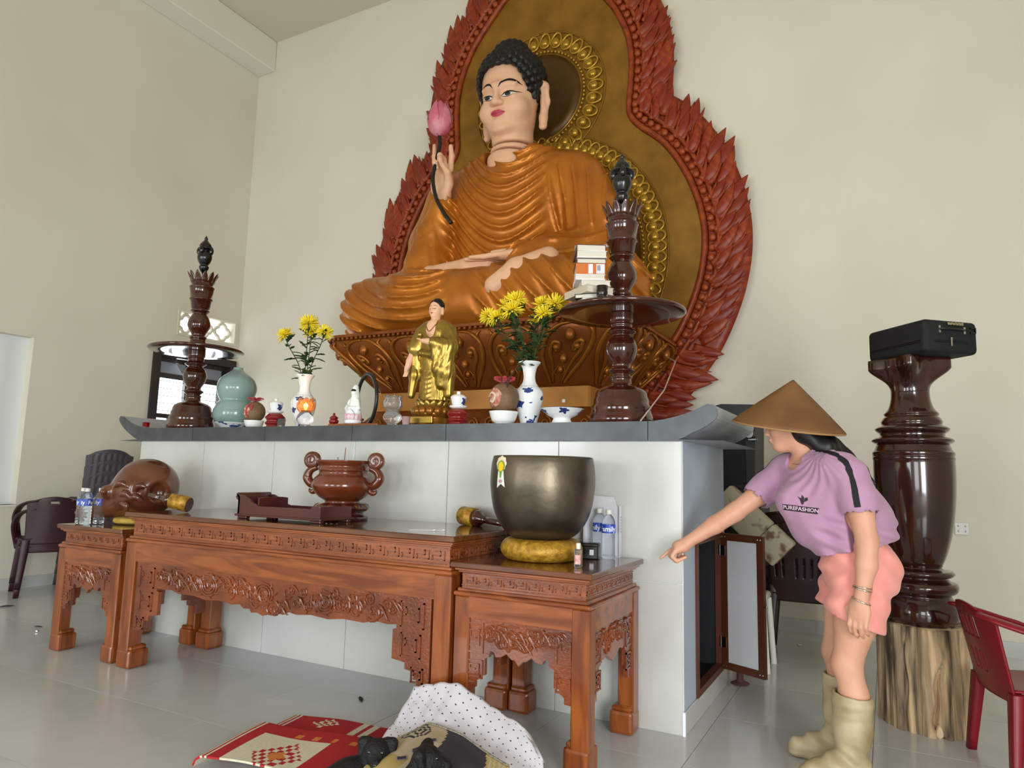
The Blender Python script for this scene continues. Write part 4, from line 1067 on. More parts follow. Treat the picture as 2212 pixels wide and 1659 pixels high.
S.half((0, 0, 0.0), (0, 0, -1))
sculpted('robe', S, M_robe, bs, 2)
# head, neck and ears: painted skin
S = Sculpt((-.44, -.46, 1.50), (.44, .42, 2.86), .0105)
S.cone((0, -.01, 1.52), (0, .0, 2.15), .215, .195, .03)
S.ell((0, .04, 2.50), (.295, .32, .31), .02); S.ell((0, -.04, 2.28), (.262, .265, .30), .08); S.ell((0, -.10, 2.12), (.215, .205, .19), .08)
S.ell((0, -.235, 2.035), (.085, .075, .06), .06)
for z in (1.78, 1.87): S.ell((0, -.01, z), (.214, .205, .016), .05, 'sub')
S.cone((0, -.285, 2.44), (0, -.338, 2.285), .022, .036, .045); S.ell((0, -.352, 2.268), (.042, .034, .032), .025)
for q in (1, -1):
    S.ell((q*.045, -.325, 2.262), (.028, .026, .024), .02)
    S.cone((q*.03, -.295, 2.44), (q*.17, -.245, 2.43), .022, .018, .05)
    S.ell((q*.105, -.305, 2.345), (.075, .03, .034), .03, 'sub')
    S.ell((q*.105, -.258, 2.345), (.066, .035, .034), .015)
    S.ell((q*.15, -.20, 2.22), (.10, .09, .09), .08)
    S.chain([(q*.300, .05, 2.47), (q*.335, .07, 2.44), (q*.338, .075, 2.30), (q*.318, .04, 2.14), (q*.312, .03, 2.055)], [.045, .05, .045, .040, .042], .03)
    S.ell((q*.372, .03, 2.33), (.03, .035, .10), .02, 'sub')
S.ell((0, -.315, 2.185), (.075, .028, .021), .02); S.ell((0, -.308, 2.145), (.062, .03, .022), .018)
hd = sculpted('head', S, M_skinst, bs, 2); ht = bvh(hd)
def fdecal(name, outline, mat, off, res=.014):
    decal(name, ht, [fill_poly(outline, res)], (0, -1.2, 0), (1, 0, 0), (0, 0, 1), (0, 1, 0), mat, hd, off)
def arc(pts, w0):
    c = crv(pts, 6); n = np.gradient(c, axis=0); n = np.stack([-n[:, 1], n[:, 0]], 1); n /= np.linalg.norm(n, axis=1)[:, None]
    w = w0*np.sin(np.linspace(.12, PI-.12, len(c)))[:, None]
    return [tuple(p) for p in c+n*w]+[tuple(p) for p in (c-n*w)[::-1]]
for q in (1, -1):
    fdecal('eyebrow', arc([(q*.030, 2.408), (q*.065, 2.452), (q*.125, 2.472), (q*.180, 2.455), (q*.222, 2.418)][::q], .0125), M_ink, .003)
    eye = [(q*.042, 2.330), (q*.075, 2.347), (q*.12, 2.352), (q*.160, 2.347), (q*.195, 2.340), (q*.15, 2.326), (q*.11, 2.319), (q*.07, 2.320)][::q]
    fdecal('eye', eye, M_eye, .003)
    fdecal('iris', [(q*.112+.030*math.cos(a), 2.336+.0155*math.sin(a)) for a in np.linspace(0, 2*PI, 20)[:-1]], M_ink, .0045)
    fdecal('eyelid_line', arc([(q*.036, 2.327), (q*.075, 2.350), (q*.12, 2.357), (q*.165, 2.353), (q*.222, 2.347)][::q], .0085), M_ink, .0055)
    fdecal('lower_lid_line', arc([(q*.045, 2.326), (q*.08, 2.317), (q*.12, 2.316), (q*.17, 2.330)][::q], .003), M_ink, .0050)
fdecal('lips', [(-.082, 2.172), (-.045, 2.190), (-.015, 2.197), (0, 2.191), (.015, 2.197), (.045, 2.190), (.082, 2.172), (.05, 2.146), (.02, 2.134), (-.02, 2.134), (-.05, 2.146)], M_lips, .003)
fdecal('mouth_line', arc([(-.074, 2.171), (-.03, 2.169), (0, 2.166), (.03, 2.169), (.074, 2.171)], .0024), pm('lip_line', '#7a1a2c', rough=.5), .0045)
# hair of small snail curls
S = Sculpt((-.42, -.42, 2.1), (.42, .46, 3.02), .0105)
S.ell((0, .055, 2.535), (.318, .335, .315), .02); S.ell((0, .09, 2.80), (.17, .18, .145), .08)
rh = random.Random(2); ga = PI*(3-math.sqrt(5)); n = 250
for k in range(n):
    zz = 1-1.72*(k+.5)/n; r = math.sqrt(max(0, 1-zz*zz)); a = k*ga
    p = np.array([.322*r*math.cos(a), .055+.34*r*math.sin(a), 2.535+.325*zz])
    S.ell(p, (.043, .043, .043), .006)
n = 55
for k in range(n):
    zz = 1-.95*(k+.5)/n; r = math.sqrt(1-zz*zz); a = k*ga
    S.ell((.172*r*math.cos(a), .09+.182*r*math.sin(a), 2.80+.148*zz), (.038, .038, .038), .006)
for q in (1, -1):
    for k, z in enumerate((2.44, 2.40, 2.36, 2.32, 2.28)): S.ell((q*.292, -.035-.006*k, z), (.026, .040-.004*k, .034), .01)
X, Y, Z = S.grid()
# hairline: a face opening swept from front to back
e = np.maximum(np.sqrt((X/.245)**2+((Z-2.36)/.275)**4)-1, 0)*.2
opening = np.maximum(np.sqrt((X/.252)**2+((np.minimum(Z, 9)-2.30)/.335)**2)-1, 0)*.24
q4 = ((np.abs(X)/.248)**3.2+(np.abs(Z-2.32)/.315)**3.2)**(1/3.2)
q4 = q4+.018*np.sin(np.arctan2(Z-2.32, X)*26)
cut = np.where(q4 < 1, -1, 1)*np.minimum(.05, np.abs(q4-1)*.28)
cutter = np.maximum(cut, (Y-.02))
S.d = np.maximum(S.d, (-cutter).astype(np.float32))
low = np.maximum(S.d, (2.29+.35*np.clip(-Y, -.2, .05)-Z).astype(np.float32)*np.where(np.abs(X) < .26, 1, 1))
S.d = low.astype(np.float32)
sculpted('hair', S, M_hair, bs, 1)
# the head is bowed towards the hall
def bow(o, ang=math.radians(13), z0=1.72, z1=2.08, py=.04, pz=1.92):
    n = len(o.data.vertices); v = np.empty(n*3); o.data.vertices.foreach_get('co', v); v = v.reshape(-1, 3)
    t = np.clip((v[:, 2]-z0)/(z1-z0), 0, 1); a = ang*t*t*(3-2*t); y = v[:, 1]-py; z = v[:, 2]-pz
    sc = 1-.055*t; y = y*sc; v[:, 0] *= sc; z = np.where(z > 0, z*sc, z)
    v[:, 1] = .085*t+py+y*np.cos(a)-z*np.sin(a); v[:, 2] = pz+z*np.cos(a)+y*np.sin(a)
    o.data.vertices.foreach_set('co', v.ravel()); o.data.update()
bow(hd)
for q in bpy.data.objects:
    if q.parent == hd or (q.parent == bs and q.name.startswith('hair')): bow(q)
# hands and bare feet
S = Sculpt((-.74, -.52, 1.05), (-.32, -.18, 1.92), .007)
S.cone((-.545, -.285, 1.08), (-.505, -.315, 1.36), .078, .062, .02); S.ell((-.535, -.315, 1.50), (.105, .052, .13), .03)
S.ell((-.455, -.335, 1.46), (.045, .045, .09), .03); S.ell((-.61, -.33, 1.46), (.04, .035, .09), .03)
S.chain([(-.615, -.312, 1.60), (-.632, -.318, 1.74), (-.635, -.325, 1.865)], [.028, .025, .018], .012)
S.chain([(-.455, -.312, 1.60), (-.437, -.325, 1.72), (-.445, -.335, 1.815)], [.029, .026, .020], .012)
for x0, x1, dz in ((-.575, -.560, .0), (-.510, -.505, .02)):
    S.chain([(x0, -.315, 1.60), (x0, -.345, 1.69), (x1, -.42, 1.70), (x1+.02, -.445, 1.63+dz), (x1+.03, -.42, 1.585+dz)], [.031, .029, .028, .024, .02], .01)
S.chain([(-.445, -.34, 1.45), (-.425, -.40, 1.53), (-.465, -.44, 1.60)], [.038, .030, .022], .012)
sculpted('raised_hand', S, M_skinst, bs, 1)
S = Sculpt((-.12, -.78, .38), (.72, -.40, .76), .008)
S.chain([(.66, -.44, .585), (.50, -.55, .60)], [.075, .062], .02); S.ell((.36, -.585, .600), (.16, .075, .042), .03)
for k in range(4):
    y = -.525-.038*k; L = [.30, .34, .33, .26][k]
    S.chain([(.27, y, .60), (.27-L*.5, y-.012, .592), (.27-L, y-.02, .60)], [.026, .023, .017], .008)
S.chain([(.42, -.52, .625), (.30, -.50, .665), (.14, -.52, .665)], [.034, .028, .019], .012)
sculpted('resting_hand', S, M_skinst, bs, 1)
S = Sculpt((-.95, -1.0, .10), (.90, -.30, .70), .0105)
S.chain([(-.82, -.36, .575), (-.55, -.44, .59), (-.1, -.52, .57), (.1, -.53, .55)], [.035, .06, .075, .07], .03)
for k in range(5): S.cone((-.72, -.36-.03*k, .58), (-.80+.012*k, -.37-.03*k, .575), .026, .022, .01)
S.chain([(.70, -.60, .52), (.50, -.74, .41), (.34, -.82, .28)], [.095, .098, .08], .03)
sculpted('bare_foot', S, M_skinst, bs, 2)
# the pink lotus bud in its raised hand
lo = root('lotus_bud', (-3.52, 5.03, 4.25), 0, 'pink lotus bud on a long black stem held by the giant statue', 'lotus')
M_lot = pm('pink_lotus_paint', '#c9677c', '#e3a9b2', scale=5, rough=.45, contrast=(.45, .75))
put('bud', lathe(smooth_prof([(.02, .0), (.085, .045), (.112, .13), (.098, .22), (.045, .31), (.004, .35)]), 28), M_lot, lo, True)
for k, (a, h) in enumerate(((0, .34), (1.3, .32), (2.5, .355), (3.7, .31), (5.0, .33))):
    def pf(u, v, a=a, h=h):
        an = a+(u-.5)*2*.62*(1-v**2.5)*(.35+.65*min(1, v*2.5)); r = np.interp(v, [0, .15, .42, .7, 1], [.02, .09, .118, .104, .056]); return (r*math.sin(an), -r*math.cos(an), h*v)
    put('petal', sheet(pf, 6, 9, .004), M_lot, lo, True)
put('stem', tube(crv([(0, 0, .01), (.012, -.005, -.10), (-.012, -.02, -.26), (-.03, -.03, -.42), (.02, -.03, -.62), (.10, -.02, -.76), (.17, .0, -.86)], 6), .018, 8), pm('black_green_stem', '#14160f', rough=.4), lo, True)

# ================================================================== the standing gold statue
M_sgold = pm('bright_gold_leaf', '#b0924a', '#957a35', scale=10, rough=.3, metal=.85); M_bgold = pm('brown_gold_lotus', '#7d4f1c', '#93601f', scale=9, rough=.3, metal=.6)
gs = root('standing_statue', (-2.50, 3.62, SZ), 0, 'small standing gold statue holding a gold jewel, on a lotus base in the altar centre', 'statue')
put('base', lathe(smooth_prof([(.118, 0, 1), (.125, .010), (.120, .022, 1), (.112, .026), (.105, .06, 1), (.112, .066), (.118, .085), (.10, .13), (.085, .165, 1)]), 40), M_bgold, gs, True)
put('plaque', box(-.082, .082, -.124, -.10, .018, .062, .004), M_sgold, gs)
p0 = None; p1_ = None
for k in range(14):
    a = 2*PI*k/14
    if p0 is None: p0 = put('lower_petal', ball((0, -.112, .098), (.028, .022, .030), 12, 8), M_bgold, gs, True); o = p0
    else: o = bpy.data.objects.new('lower_petal', p0.data); COL.objects.link(o); o.parent = gs
    o.rotation_euler = (0, 0, a)
    if p1_ is None: p1_ = put('upper_petal', sheet(lambda u, v: ((u-.5)*.052*math.sin(PI*min(1, .25+v*.75))**.7, -.092-.034*v+.018*v*v+.05*(u-.5)**2*1.2, .118+.050*v), 6, 6, .006), M_sgold, gs, True); o = p1_
    else: o = bpy.data.objects.new('upper_petal', p1_.data); COL.objects.link(o); o.parent = gs
    o.rotation_euler = (0, 0, a+PI/14)
S = Sculpt((-.24, -.17, .12), (.24, .13, .70), .0046)
S.cone((0, .01, .16), (0, .005, .46), .095, .078, .02, fl=(.92, 1.25, 1)); S.cone((0, .005, .44), (0, 0, .60), .080, .088, .03, fl=(.9, 1.3, 1))
S.cone((-.078, .008, .618), (.078, .008, .618), .045, .045, .03); S.cone((-.05, .01, .645), (.05, .01, .645), .038, .038, .03)
S.chain([(-.105, .0, .605), (-.138, -.018, .505)], [.044, .046], .02); S.chain([(-.135, -.01, .50), (-.142, -.005, .34), (-.158, -.015, .205)], [.036, .034, .018], .02)
S.chain([(.105, 0, .605), (.130, -.02, .50)], [.047, .05], .02); S.chain([(.130, -.03, .50), (.055, -.095, .525)], [.044, .030], .02)
S.chain([(.120, -.05, .50), (.122, -.03, .34), (.130, -.02, .205)], [.048, .046, .024], .02); S.chain([(.06, -.085, .50), (.075, -.06, .36), (.085, -.05, .26)], [.028, .034, .018], .02)
S.cone((-.07, -.055, .47), (.07, -.07, .44), .016, .016, .015)
X, Y, Z = S.grid()
an = np.arctan2(X, -Y-.02)
S.d -= (.0050*ridge(an*26/(2*PI)+.25*np.sin(Z*22)+.8*np.sin(Z*9))*np.clip((.62-Z)/.06, 0, 1)).astype(np.float32)
S.d -= (.0058*ridge((Z-5.5*(X+.02)**2)/.030)*np.clip((.055-np.abs(X+.02))/.02, 0, 1)*np.clip((.34-Z)/.04, 0, 1)*(Y < 0)).astype(np.float32)
S.d -= (.0040*ridge((X*.8+Z*.6)/.022)*np.clip((np.abs(X)-.05)/.03, 0, 1)*np.clip((Z-.56)/.03, 0, 1)).astype(np.float32)
S.ell((0, -.095, .625), (.047, .055, .085), .008, 'sub')
S.cone((0, 0, .66), (0, -.01, .8), .034, .05, .01, 'sub')
S.d = np.maximum(S.d, (.165-Z).astype(np.float32))
sculpted('robe', S, M_sgold, gs, 1)
S = Sculpt((-.22, -.17, .32), (.16, .10, .84), .0042)
S.ell((0, -.018, .615), (.060, .050, .075), .02); S.cone((0, 0, .62), (0, -.003, .72), .030, .026, .015)
S.ell((0, .0, .768), (.043, .047, .050), .01); S.ell((0, -.010, .738), (.038, .040, .042), .02); S.ell((0, -.034, .708), (.016, .014, .012), .012)
S.cone((0, -.045, .765), (0, -.052, .742), .004, .007, .008); S.ell((0, -.048, .724), (.011, .006, .006), .005)
for q in (-1, 1):
    S.ell((q*.016, -.047, .752), (.011, .007, .006), .006, 'sub'); S.ell((q*.045, .006, .742), (.007, .011, .028), .006)
S.chain([(-.137, -.02, .505), (-.160, -.045, .425), (-.168, -.055, .385)], [.028, .022, .018], .01); S.ell((-.172, -.060, .365), (.017, .012, .022), .008)
for k in range(4): S.cone((-.182+.0085*k, -.061, .352), (-.190+.009*k, -.068, .312+.004*abs(k-1.5)), .0052, .004, .003)
S.cone((-.160, -.066, .372), (-.152, -.080, .345), .0058, .0045, .004)
S.chain([(.055, -.095, .525), (.02, -.115, .528), (-.012, -.120, .532)], [.021, .018, .015], .01)
for k in range(4): S.cone((-.012, -.110-.008*k, .528+.002*k), (-.045, -.112-.008*k, .540+.002*k), .0055, .0045, .003)
hs_ = sculpted('skin', S, M_skinst, gs, 1); tr = bvh(hs_)
S = Sculpt((-.07, -.07, .70), (.07, .08, .84), .004)
S.ell((0, .006, .780), (.0485, .050, .047), .005); S.ell((0, .012, .812), (.026, .026, .017), .01)
X, Y, Z = S.grid()
S.d = np.maximum(S.d, -np.maximum(np.sqrt((X/.041)**2+((Z-.745)/.052)**2)*.04-.04, Y-.0).astype(np.float32)); S.d = np.maximum(S.d, (.735+.3*np.clip(-Y, -.05, .02)-Z).astype(np.float32))
hr = sculpted('hair', S, M_hair, gs, 1)
def sd(nm, pts, m, off=.001): 
    q = decal(nm, tr, [fill_poly(pts, .004)], (0, -1, 0), (1, 0, 0), (0, 0, 1), (0, 1, 0), m, gs, off)
sd('lips', [(-.010, .724), (-.004, .7275), (0, .7265), (.004, .7275), (.010, .724), (.004, .7195), (-.004, .7195)], M_lips)
for q in (-1, 1):
    sd('eye_line', arc([(q*.006, .7505), (q*.016, .7525), (q*.028, .7505)][::q], .0016), M_ink); sd('eyebrow', arc([(q*.006, .765), (q*.017, .772), (q*.030, .766)][::q], .0013), M_ink)
put('jewel', join(ball((-.035, -.118, .572), .022, 16, 10), lathe([(r, z) for r, z in ((.010, 0), (.016, .008))], 12) and xf(lathe([(.010, 0), (.016, .010), (.008, .014)], 14), (-.035, -.118, .540))), M_sgold, gs, True)
put('necklace', tube(np.array([tuple(tr.find_nearest(V(p))[0]+tr.find_nearest(V(p))[1]*.002) for p in crv([(-.045, -.04, .66), (-.02, -.08, .615), (0, -.09, .60), (.02, -.08, .615), (.045, -.04, .66)], 6)]), .003, 6), M_bgold, gs, True)
put('hair_jewel', ball((0, -.040, .808), .005, 8, 6), M_lips, gs, True)

# ================================================================== the woman pointing
M_skin = pm('warm_skin', '#d3a084', '#c99378', scale=8, rough=.5, sss=.08)
M_shirt = pm('mauve_shirt', '#b187a4', '#a97f9c', scale=12, rough=.85, sheen=.2, bump=.08, bscale=400)
M_short = pm('salmon_shorts', '#ec9c90', '#e29085', scale=9, rough=.8, sheen=.2)
M_boot = pm('beige_rubber', '#b5a684', '#8f7d58', scale=6, rough=.45, contrast=(.45, .72), bump=.1, bscale=40)
M_bhair = pm('black_hair', '#0f0c0d', '#1b1518', scale=60, stretch=(1, 1, 6), rough=.45)
RW = (-.18, 3.36, 0)
wm = root('person', RW, 0, 'woman in a conical hat, mauve shirt and salmon shorts, bending to point at the altar', 'person')
WL = (-RW[0], -RW[1], 0)
def frame(o, f, u):
    o = np.array(o, float); f = np.array(f, float); f /= np.linalg.norm(f); u = np.array(u, float); u -= f*(u@f); u /= np.linalg.norm(u); s = np.cross(u, f)
    return lambda a, b, c: o+f*a+s*b+u*c         # forward, to the person's left, up
hd_ = frame((-.372, 3.355, 1.432), (-.97, -.10, -.20), (-.20, 0, 1))
def person_core(S, gr):
    g = gr
    # pelvis, belly, chest, shoulders
    S.ell((-.125, 3.36, .84), (.135+g, .165+g, .13+g), .04); S.ell((-.075, 3.32, .815), (.11+g, .10+g, .115+g), .04); S.ell((-.085, 3.43, .82), (.11+g, .09+g, .115+g), .04)
    S.ell((-.165, 3.345, .985), (.115+g, .145+g, .12+g), .06)
    S.ell((-.225, 3.335, 1.09), (.125+g, .165+g, .13+g), .06, 'add', (0, .5, .5)); S.ell((-.25, 3.345, 1.19), (.11+g, .175+g, .10+g), .06, 'add', (0, .6, .7))
    S.ell((-.352, 3.275, 1.095), (.070+g, .068+g, .070+g), .05); S.ell((-.362, 3.375, 1.09), (.07+g, .068+g, .070+g), .05); S.ell((-.27, 3.33, 1.0), (.10+g, .13+g, .10+g), .06); S.ell((-.14, 3.36, 1.08), (.10+g, .14+g, .12+g), .06)
    S.cone((-.17, 3.235, 1.225), (-.40, 3.455, 1.225), .062+g, .060+g, .05)
S = Sculpt((-1.0, 2.98, .0), (.14, 3.66, 1.56), .0056)
person_core(S, 0)
S.cone((-.285, 3.35, 1.24), (-.345, 3.355, 1.37), .056, .050, .03); S.cone((-.27, 3.35, 1.25), (-.20, 3.24, 1.235), .045, .05, .04); S.cone((-.27, 3.35, 1.25), (-.385, 3.44, 1.235), .045, .05, .04)
# head
S.ell(hd_(0, 0, .02), (.094, .078, .094), .02); S.ell(hd_(.035, 0, -.035), (.062, .060, .075), .03); S.ell(hd_(.066, 0, -.090), (.028, .030, .024), .03)
S.cone(hd_(.088, 0, .02), hd_(.108, 0, -.022), .009, .013, .014); S.ell(hd_(.110, 0, -.024), (.0125, .0125, .010), .006)
for q in (1, -1):
    S.ell(hd_(.104, q*.012, -.028), (.009, .008, .007), .006); S.ell(hd_(.086, q*.033, .008), (.018, .016, .011), .012, 'sub'); S.ell(hd_(.075, q*.032, .006), (.014, .0135, .012), .006)
    S.ell(hd_(.065, q*.040, -.025), (.024, .02, .022), .02); S.ell(hd_(-.005, q*.080, -.005), (.018, .009, .030), .008)
S.ell(hd_(.098, 0, -.052), (.011, .022, .006), .008); S.ell(hd_(.096, 0, -.062), (.011, .019, .0065), .008)
# near arm, hanging
S.chain([(-.135, 3.205, 1.205), (-.10, 3.175, 1.08), (-.078, 3.155, .95)], [.056, .050, .041], .02)
S.chain([(-.078, 3.155, .95), (-.083, 3.14, .86), (-.105, 3.128, .735)], [.042, .040, .026], .015)
hl_ = frame((-.106, 3.126, .735), (-.13, -.10, -1), (-.35, -.94, .12))       # back of the hand towards the camera
S.cone(hl_(0, 0, 0), hl_(.03, 0, 0), .026, .026, .01, fl=(1, 1, 1)); S.ell(hl_(.048, 0, 0), (.043, .020, .046), .012, 'add', (0, 0, -.35)); S.ell(hl_(.070, 0, .002), (.042, .018, .026), .01, 'add', (0, 0, -.35))
for k in range(4):
    b = (-.030, -.010, .0105, .029)[k]; L = (.66, .74, .70, .56)[k]
    S.chain([hl_(.080, b, .003), hl_(.080+.045*L, b*1.05, .006), hl_(.080+.083*L, b*1.02, -.012), hl_(.080+.100*L, b*.95, -.036)], [.0108, .0098, .0088, .0072], .003)
S.chain([hl_(.018, -.030, -.006), hl_(.050, -.050, -.016), hl_(.083, -.050, -.026), hl_(.104, -.043, -.034)], [.0135, .0125, .0105, .008], .005)
# far arm, reaching out and pointing
S.chain([(-.425, 3.47, 1.20), (-.52, 3.43, 1.12), (-.625, 3.375, 1.03)], [.054, .049, .041], .02)
S.chain([(-.625, 3.375, 1.03), (-.705, 3.325, .972), (-.812, 3.262, .892)], [.043, .040, .026], .015)
hr_ = frame((-.812, 3.262, .892), (-.80, -.25, -.56), (-.52, -.28, .81))     # back of the hand upward
S.ell(hr_(.04, 0, 0), (.042, .034, .030), .012); S.cone(hr_(0, 0, 0), hr_(.03, 0, 0), .026, .026, .01); S.cone(hr_(.06, -.026, .0), hr_(.06, .022, 0), .017, .018, .01)
S.chain([hr_(.070, -.026, .004), hr_(.108, -.028, .003), hr_(.150, -.028, -.002)], [.0112, .0098, .0072], .003)
for k, b in enumerate((-.007, .011, .028)):
    L = (1, .95, .8)[k]
    S.chain([hr_(.070, b, .002), hr_(.070+.036*L, b, -.010), hr_(.072+.026*L, b, -.040), hr_(.048, b*.95, -.046)], [.0112, .0105, .0095, .008], .003)
S.chain([hr_(.015, -.030, -.008), hr_(.045, -.048, -.022), hr_(.073, -.040, -.040), hr_(.088, -.030, -.046)], [.0135, .0122, .0105, .008], .005)
# legs
S.chain([(-.095, 3.285, .82), (-.135, 3.265, .62), (-.172, 3.25, .45)], [.100, .078, .056], .03); S.chain([(-.172, 3.25, .45), (-.150, 3.255, .33), (-.165, 3.25, .14)], [.055, .054, .035], .02)
S.ell((-.188, 3.24, .45), (.040, .042, .05), .02)
S.chain([(-.145, 3.435, .82), (-.185, 3.46, .62), (-.225, 3.465, .45)], [.098, .077, .055], .03); S.chain([(-.225, 3.465, .45), (-.205, 3.475, .33), (-.215, 3.475, .14)], [.054, .053, .035], .02)
body = sculpted('body', S, M_skin, wm, 2, WL)
tb = bvh(body)
# eyebrow, eye and lips of the visible half of the face
for nm, pts, m, o_ in (('lips', [(.018, -.056), (.0, -.052), (-.018, -.056), (-.010, -.066), (.010, -.066)], pm('lip_colour', '#a8615a', rough=.45), .0012),
                       ('eye', [(-.045, .007), (-.033, .012), (-.022, .007), (-.033, .004)], M_ink, .0012), ('eye', [(.045, .007), (.033, .012), (.022, .007), (.033, .004)][::-1], M_ink, .0012),
                       ('eyebrow', [(-.05, .026), (-.033, .033), (-.016, .028), (-.033, .029)], M_bhair, .0012), ('eyebrow', [(.05, .026), (.033, .033), (.016, .028), (.033, .029)][::-1], M_bhair, .0012)):
    o0 = hd_(.4, 0, 0); ux = hd_(0, 1, 0)-hd_(0, 0, 0); uy = hd_(0, 0, 1)-hd_(0, 0, 0); dr_ = hd_(-1, 0, 0)-hd_(0, 0, 0)
    q = decal(nm, tb, [fill_poly(pts, .006)], o0, ux, uy, dr_, m, None, o_)
    if q: q.parent = body
# hair
S = Sculpt((-.48, 3.22, 1.12), (.0, 3.50, 1.56), .005)
S.ell(hd_(-.008, 0, .032), (.102, .088, .102), .01); S.ell(hd_(-.05, 0, -.03), (.062, .080, .075), .03)
S.chain([(-.315, 3.365, 1.40), (-.235, 3.385, 1.325), (-.16, 3.40, 1.275), (-.10, 3.385, 1.235), (-.045, 3.36, 1.175)], [.062, .062, .042, .026, .010], .03)
S.chain([(-.30, 3.31, 1.385), (-.235, 3.31, 1.325), (-.19, 3.33, 1.30)], [.045, .040, .02], .03)
X, Y, Z = S.grid(); o0 = hd_(0, 0, 0); f0 = hd_(1, 0, 0)-o0; u0 = hd_(0, 0, 1)-o0
ff = (X-o0[0])*f0[0]+(Y-o0[1])*f0[1]+(Z-o0[2])*f0[2]; uu = (X-o0[0])*u0[0]+(Y-o0[1])*u0[1]+(Z-o0[2])*u0[2]
S.d -= (.0035*np.sin(90*(Y+.6*X))*np.clip((-ff)/.05, 0, 1)).astype(np.float32)
S.d = np.maximum(S.d, np.minimum(ff-.012, .062-uu).astype(np.float32))
sculpted('hair', S, M_bhair, wm, 1, WL)
# shirt
S = Sculpt((-.62, 3.06, .84), (.12, 3.62, 1.36), .0056)
person_core(S, .013)
S.ell((-.135, 3.355, .925), (.148, .184, .14), .04); S.ell((-.098, 3.355, 1.01), (.128, .155, .13), .05)
S.cone((-.285, 3.35, 1.24), (-.315, 3.352, 1.30), .075, .066, .03); S.cone((-.27, 3.35, 1.25), (-.19, 3.235, 1.235), .055, .062, .04); S.cone((-.27, 3.35, 1.25), (-.395, 3.445, 1.235), .055, .06, .04)
S.chain([(-.135, 3.205, 1.21), (-.108, 3.178, 1.12), (-.100, 3.170, 1.085)], [.074, .069, .070], .03)
S.chain([(-.425, 3.47, 1.205), (-.49, 3.44, 1.145), (-.525, 3.425, 1.112)], [.074, .069, .070], .03)
X, Y, Z = S.grid()
dn = np.sqrt((X+.30)**2+(Y-3.33)**2+(Z-1.27)**2)
an = np.arctan2(Z-1.30, X+.25)
S.d -= (.0030*np.sin(an*23+2.6*np.sin(Z*21+X*9))*np.clip((dn-.05)/.05, 0, 1)*np.clip((.30-dn)/.12, 0, 1)*np.clip((3.36-Y)/.06, 0, 1)).astype(np.float32)
S.d -= (.006*np.sin((Z+.35*X)*105)*np.clip((1.06-Z)/.05, 0, 1)*np.clip((X+.30)/.08, 0, 1)).astype(np.float32)
S.d -= (.004*np.sin(X*60+Z*25)*np.clip((1.02-Z)/.06, 0, 1)).astype(np.float32)
S.half((-.098, 3.168, 1.078), (.16, -.1, -1)) if False else None
S.cone((-.305, 3.345, 1.262), (-.375, 3.35, 1.42), .064, .075, .006, 'sub'); S.ell((-.355, 3.315, 1.262), (.045, .05, .035), .01, 'sub')
S.cone((-.100, 3.170, 1.080), (-.080, 3.155, .93), .063, .062, .0, 'sub'); S.cone((-.53, 3.42, 1.103), (-.65, 3.36, 1.0), .062, .062, 0, 'sub')
e = (Z-(.905+.26*(X+.12)))
S.d = np.maximum(S.d, (-e).astype(np.float32))
S.cone((-.12, 3.355, .93), (-.10, 3.355, .74), .128, .150, .0, 'sub')
sh_ = sculpted('shirt', S, M_shirt, wm, 2, WL); ts = bvh(sh_)
def ribbon(name, tree, path, w, wd, mat, parent, off=.002, n=5):
    c = crv(path, 8); v = []; f = []
    for i, p in enumerate(c):
        t = c[min(i+1, len(c)-1)]-c[max(i-1, 0)]; nr = np.array(tree.find_nearest(V(p))[1]); s_ = np.cross(t, nr); s_ /= np.linalg.norm(s_)
        for k in range(n):
            q = p+s_*(k/(n-1)-.5)*w; h = tree.find_nearest(V(q)); v.append(tuple(h[0]+h[1]*off))
    for i in range(len(c)-1):
        for k in range(n-1): f.append((i*n+k, i*n+k+1, (i+1)*n+k+1, (i+1)*n+k))
    return mesh(name, np.array(v), f, mat, parent, True)
M_stripe = pm('black_sleeve_stripe', '#15151a', rough=.8)
for pth in ([(-.262, 3.27, 1.33), (-.205, 3.20, 1.31), (-.150, 3.14, 1.275), (-.122, 3.10, 1.20), (-.112, 3.09, 1.13), (-.106, 3.085, 1.082)], [(-.37, 3.42, 1.32), (-.42, 3.47, 1.29), (-.49, 3.46, 1.23), (-.53, 3.45, 1.18), (-.555, 3.44, 1.155)]):
    ribbon('sleeve_stripe', ts, pth, .027, None, M_stripe, sh_)
CO = np.array((-.56, 2.95, 1.085)); CD = np.array((.50, .86, -.05)); CD /= np.linalg.norm(CD); CX = np.array((.86, -.50, -.06)); CX -= CD*(CX@CD); CX /= np.linalg.norm(CX); CU = np.cross(CX, CD)
def print_on(name, polys, mat, off): return decal(name, ts, polys, CO+CX*.085, CX, CU, CD, mat, sh_, off)
print_on('print_band', [fill_poly([(-.072, -.0125), (.066, -.0125), (.07, .0125), (-.072, .0125)], .008)], pm('print_black', '#2b2029', rough=.8), .0022)
tv, tf = text_shape('PUREFASHION', .0215, 0, True)
print_on('print_letters', [([(a, b) for a, b, _ in tv], tf)], pm('print_pale', '#cdb6c6', rough=.8), .0034)
lg = [fill_poly([(-.016, .052), (-.005, .038), (.0, .022), (.008, .030), (.006, .050), (-.001, .060), (-.002, .045)], .006), fill_poly([(.008, .030), (.021, .040), (.017, .052), (.008, .047)], .006), fill_poly([(-.002, .028), (.004, .018), (.009, .026), (.004, .031)], .005)]
print_on('print_emblem', lg, pm('print_ink', '#2b2029', rough=.8), .0022)
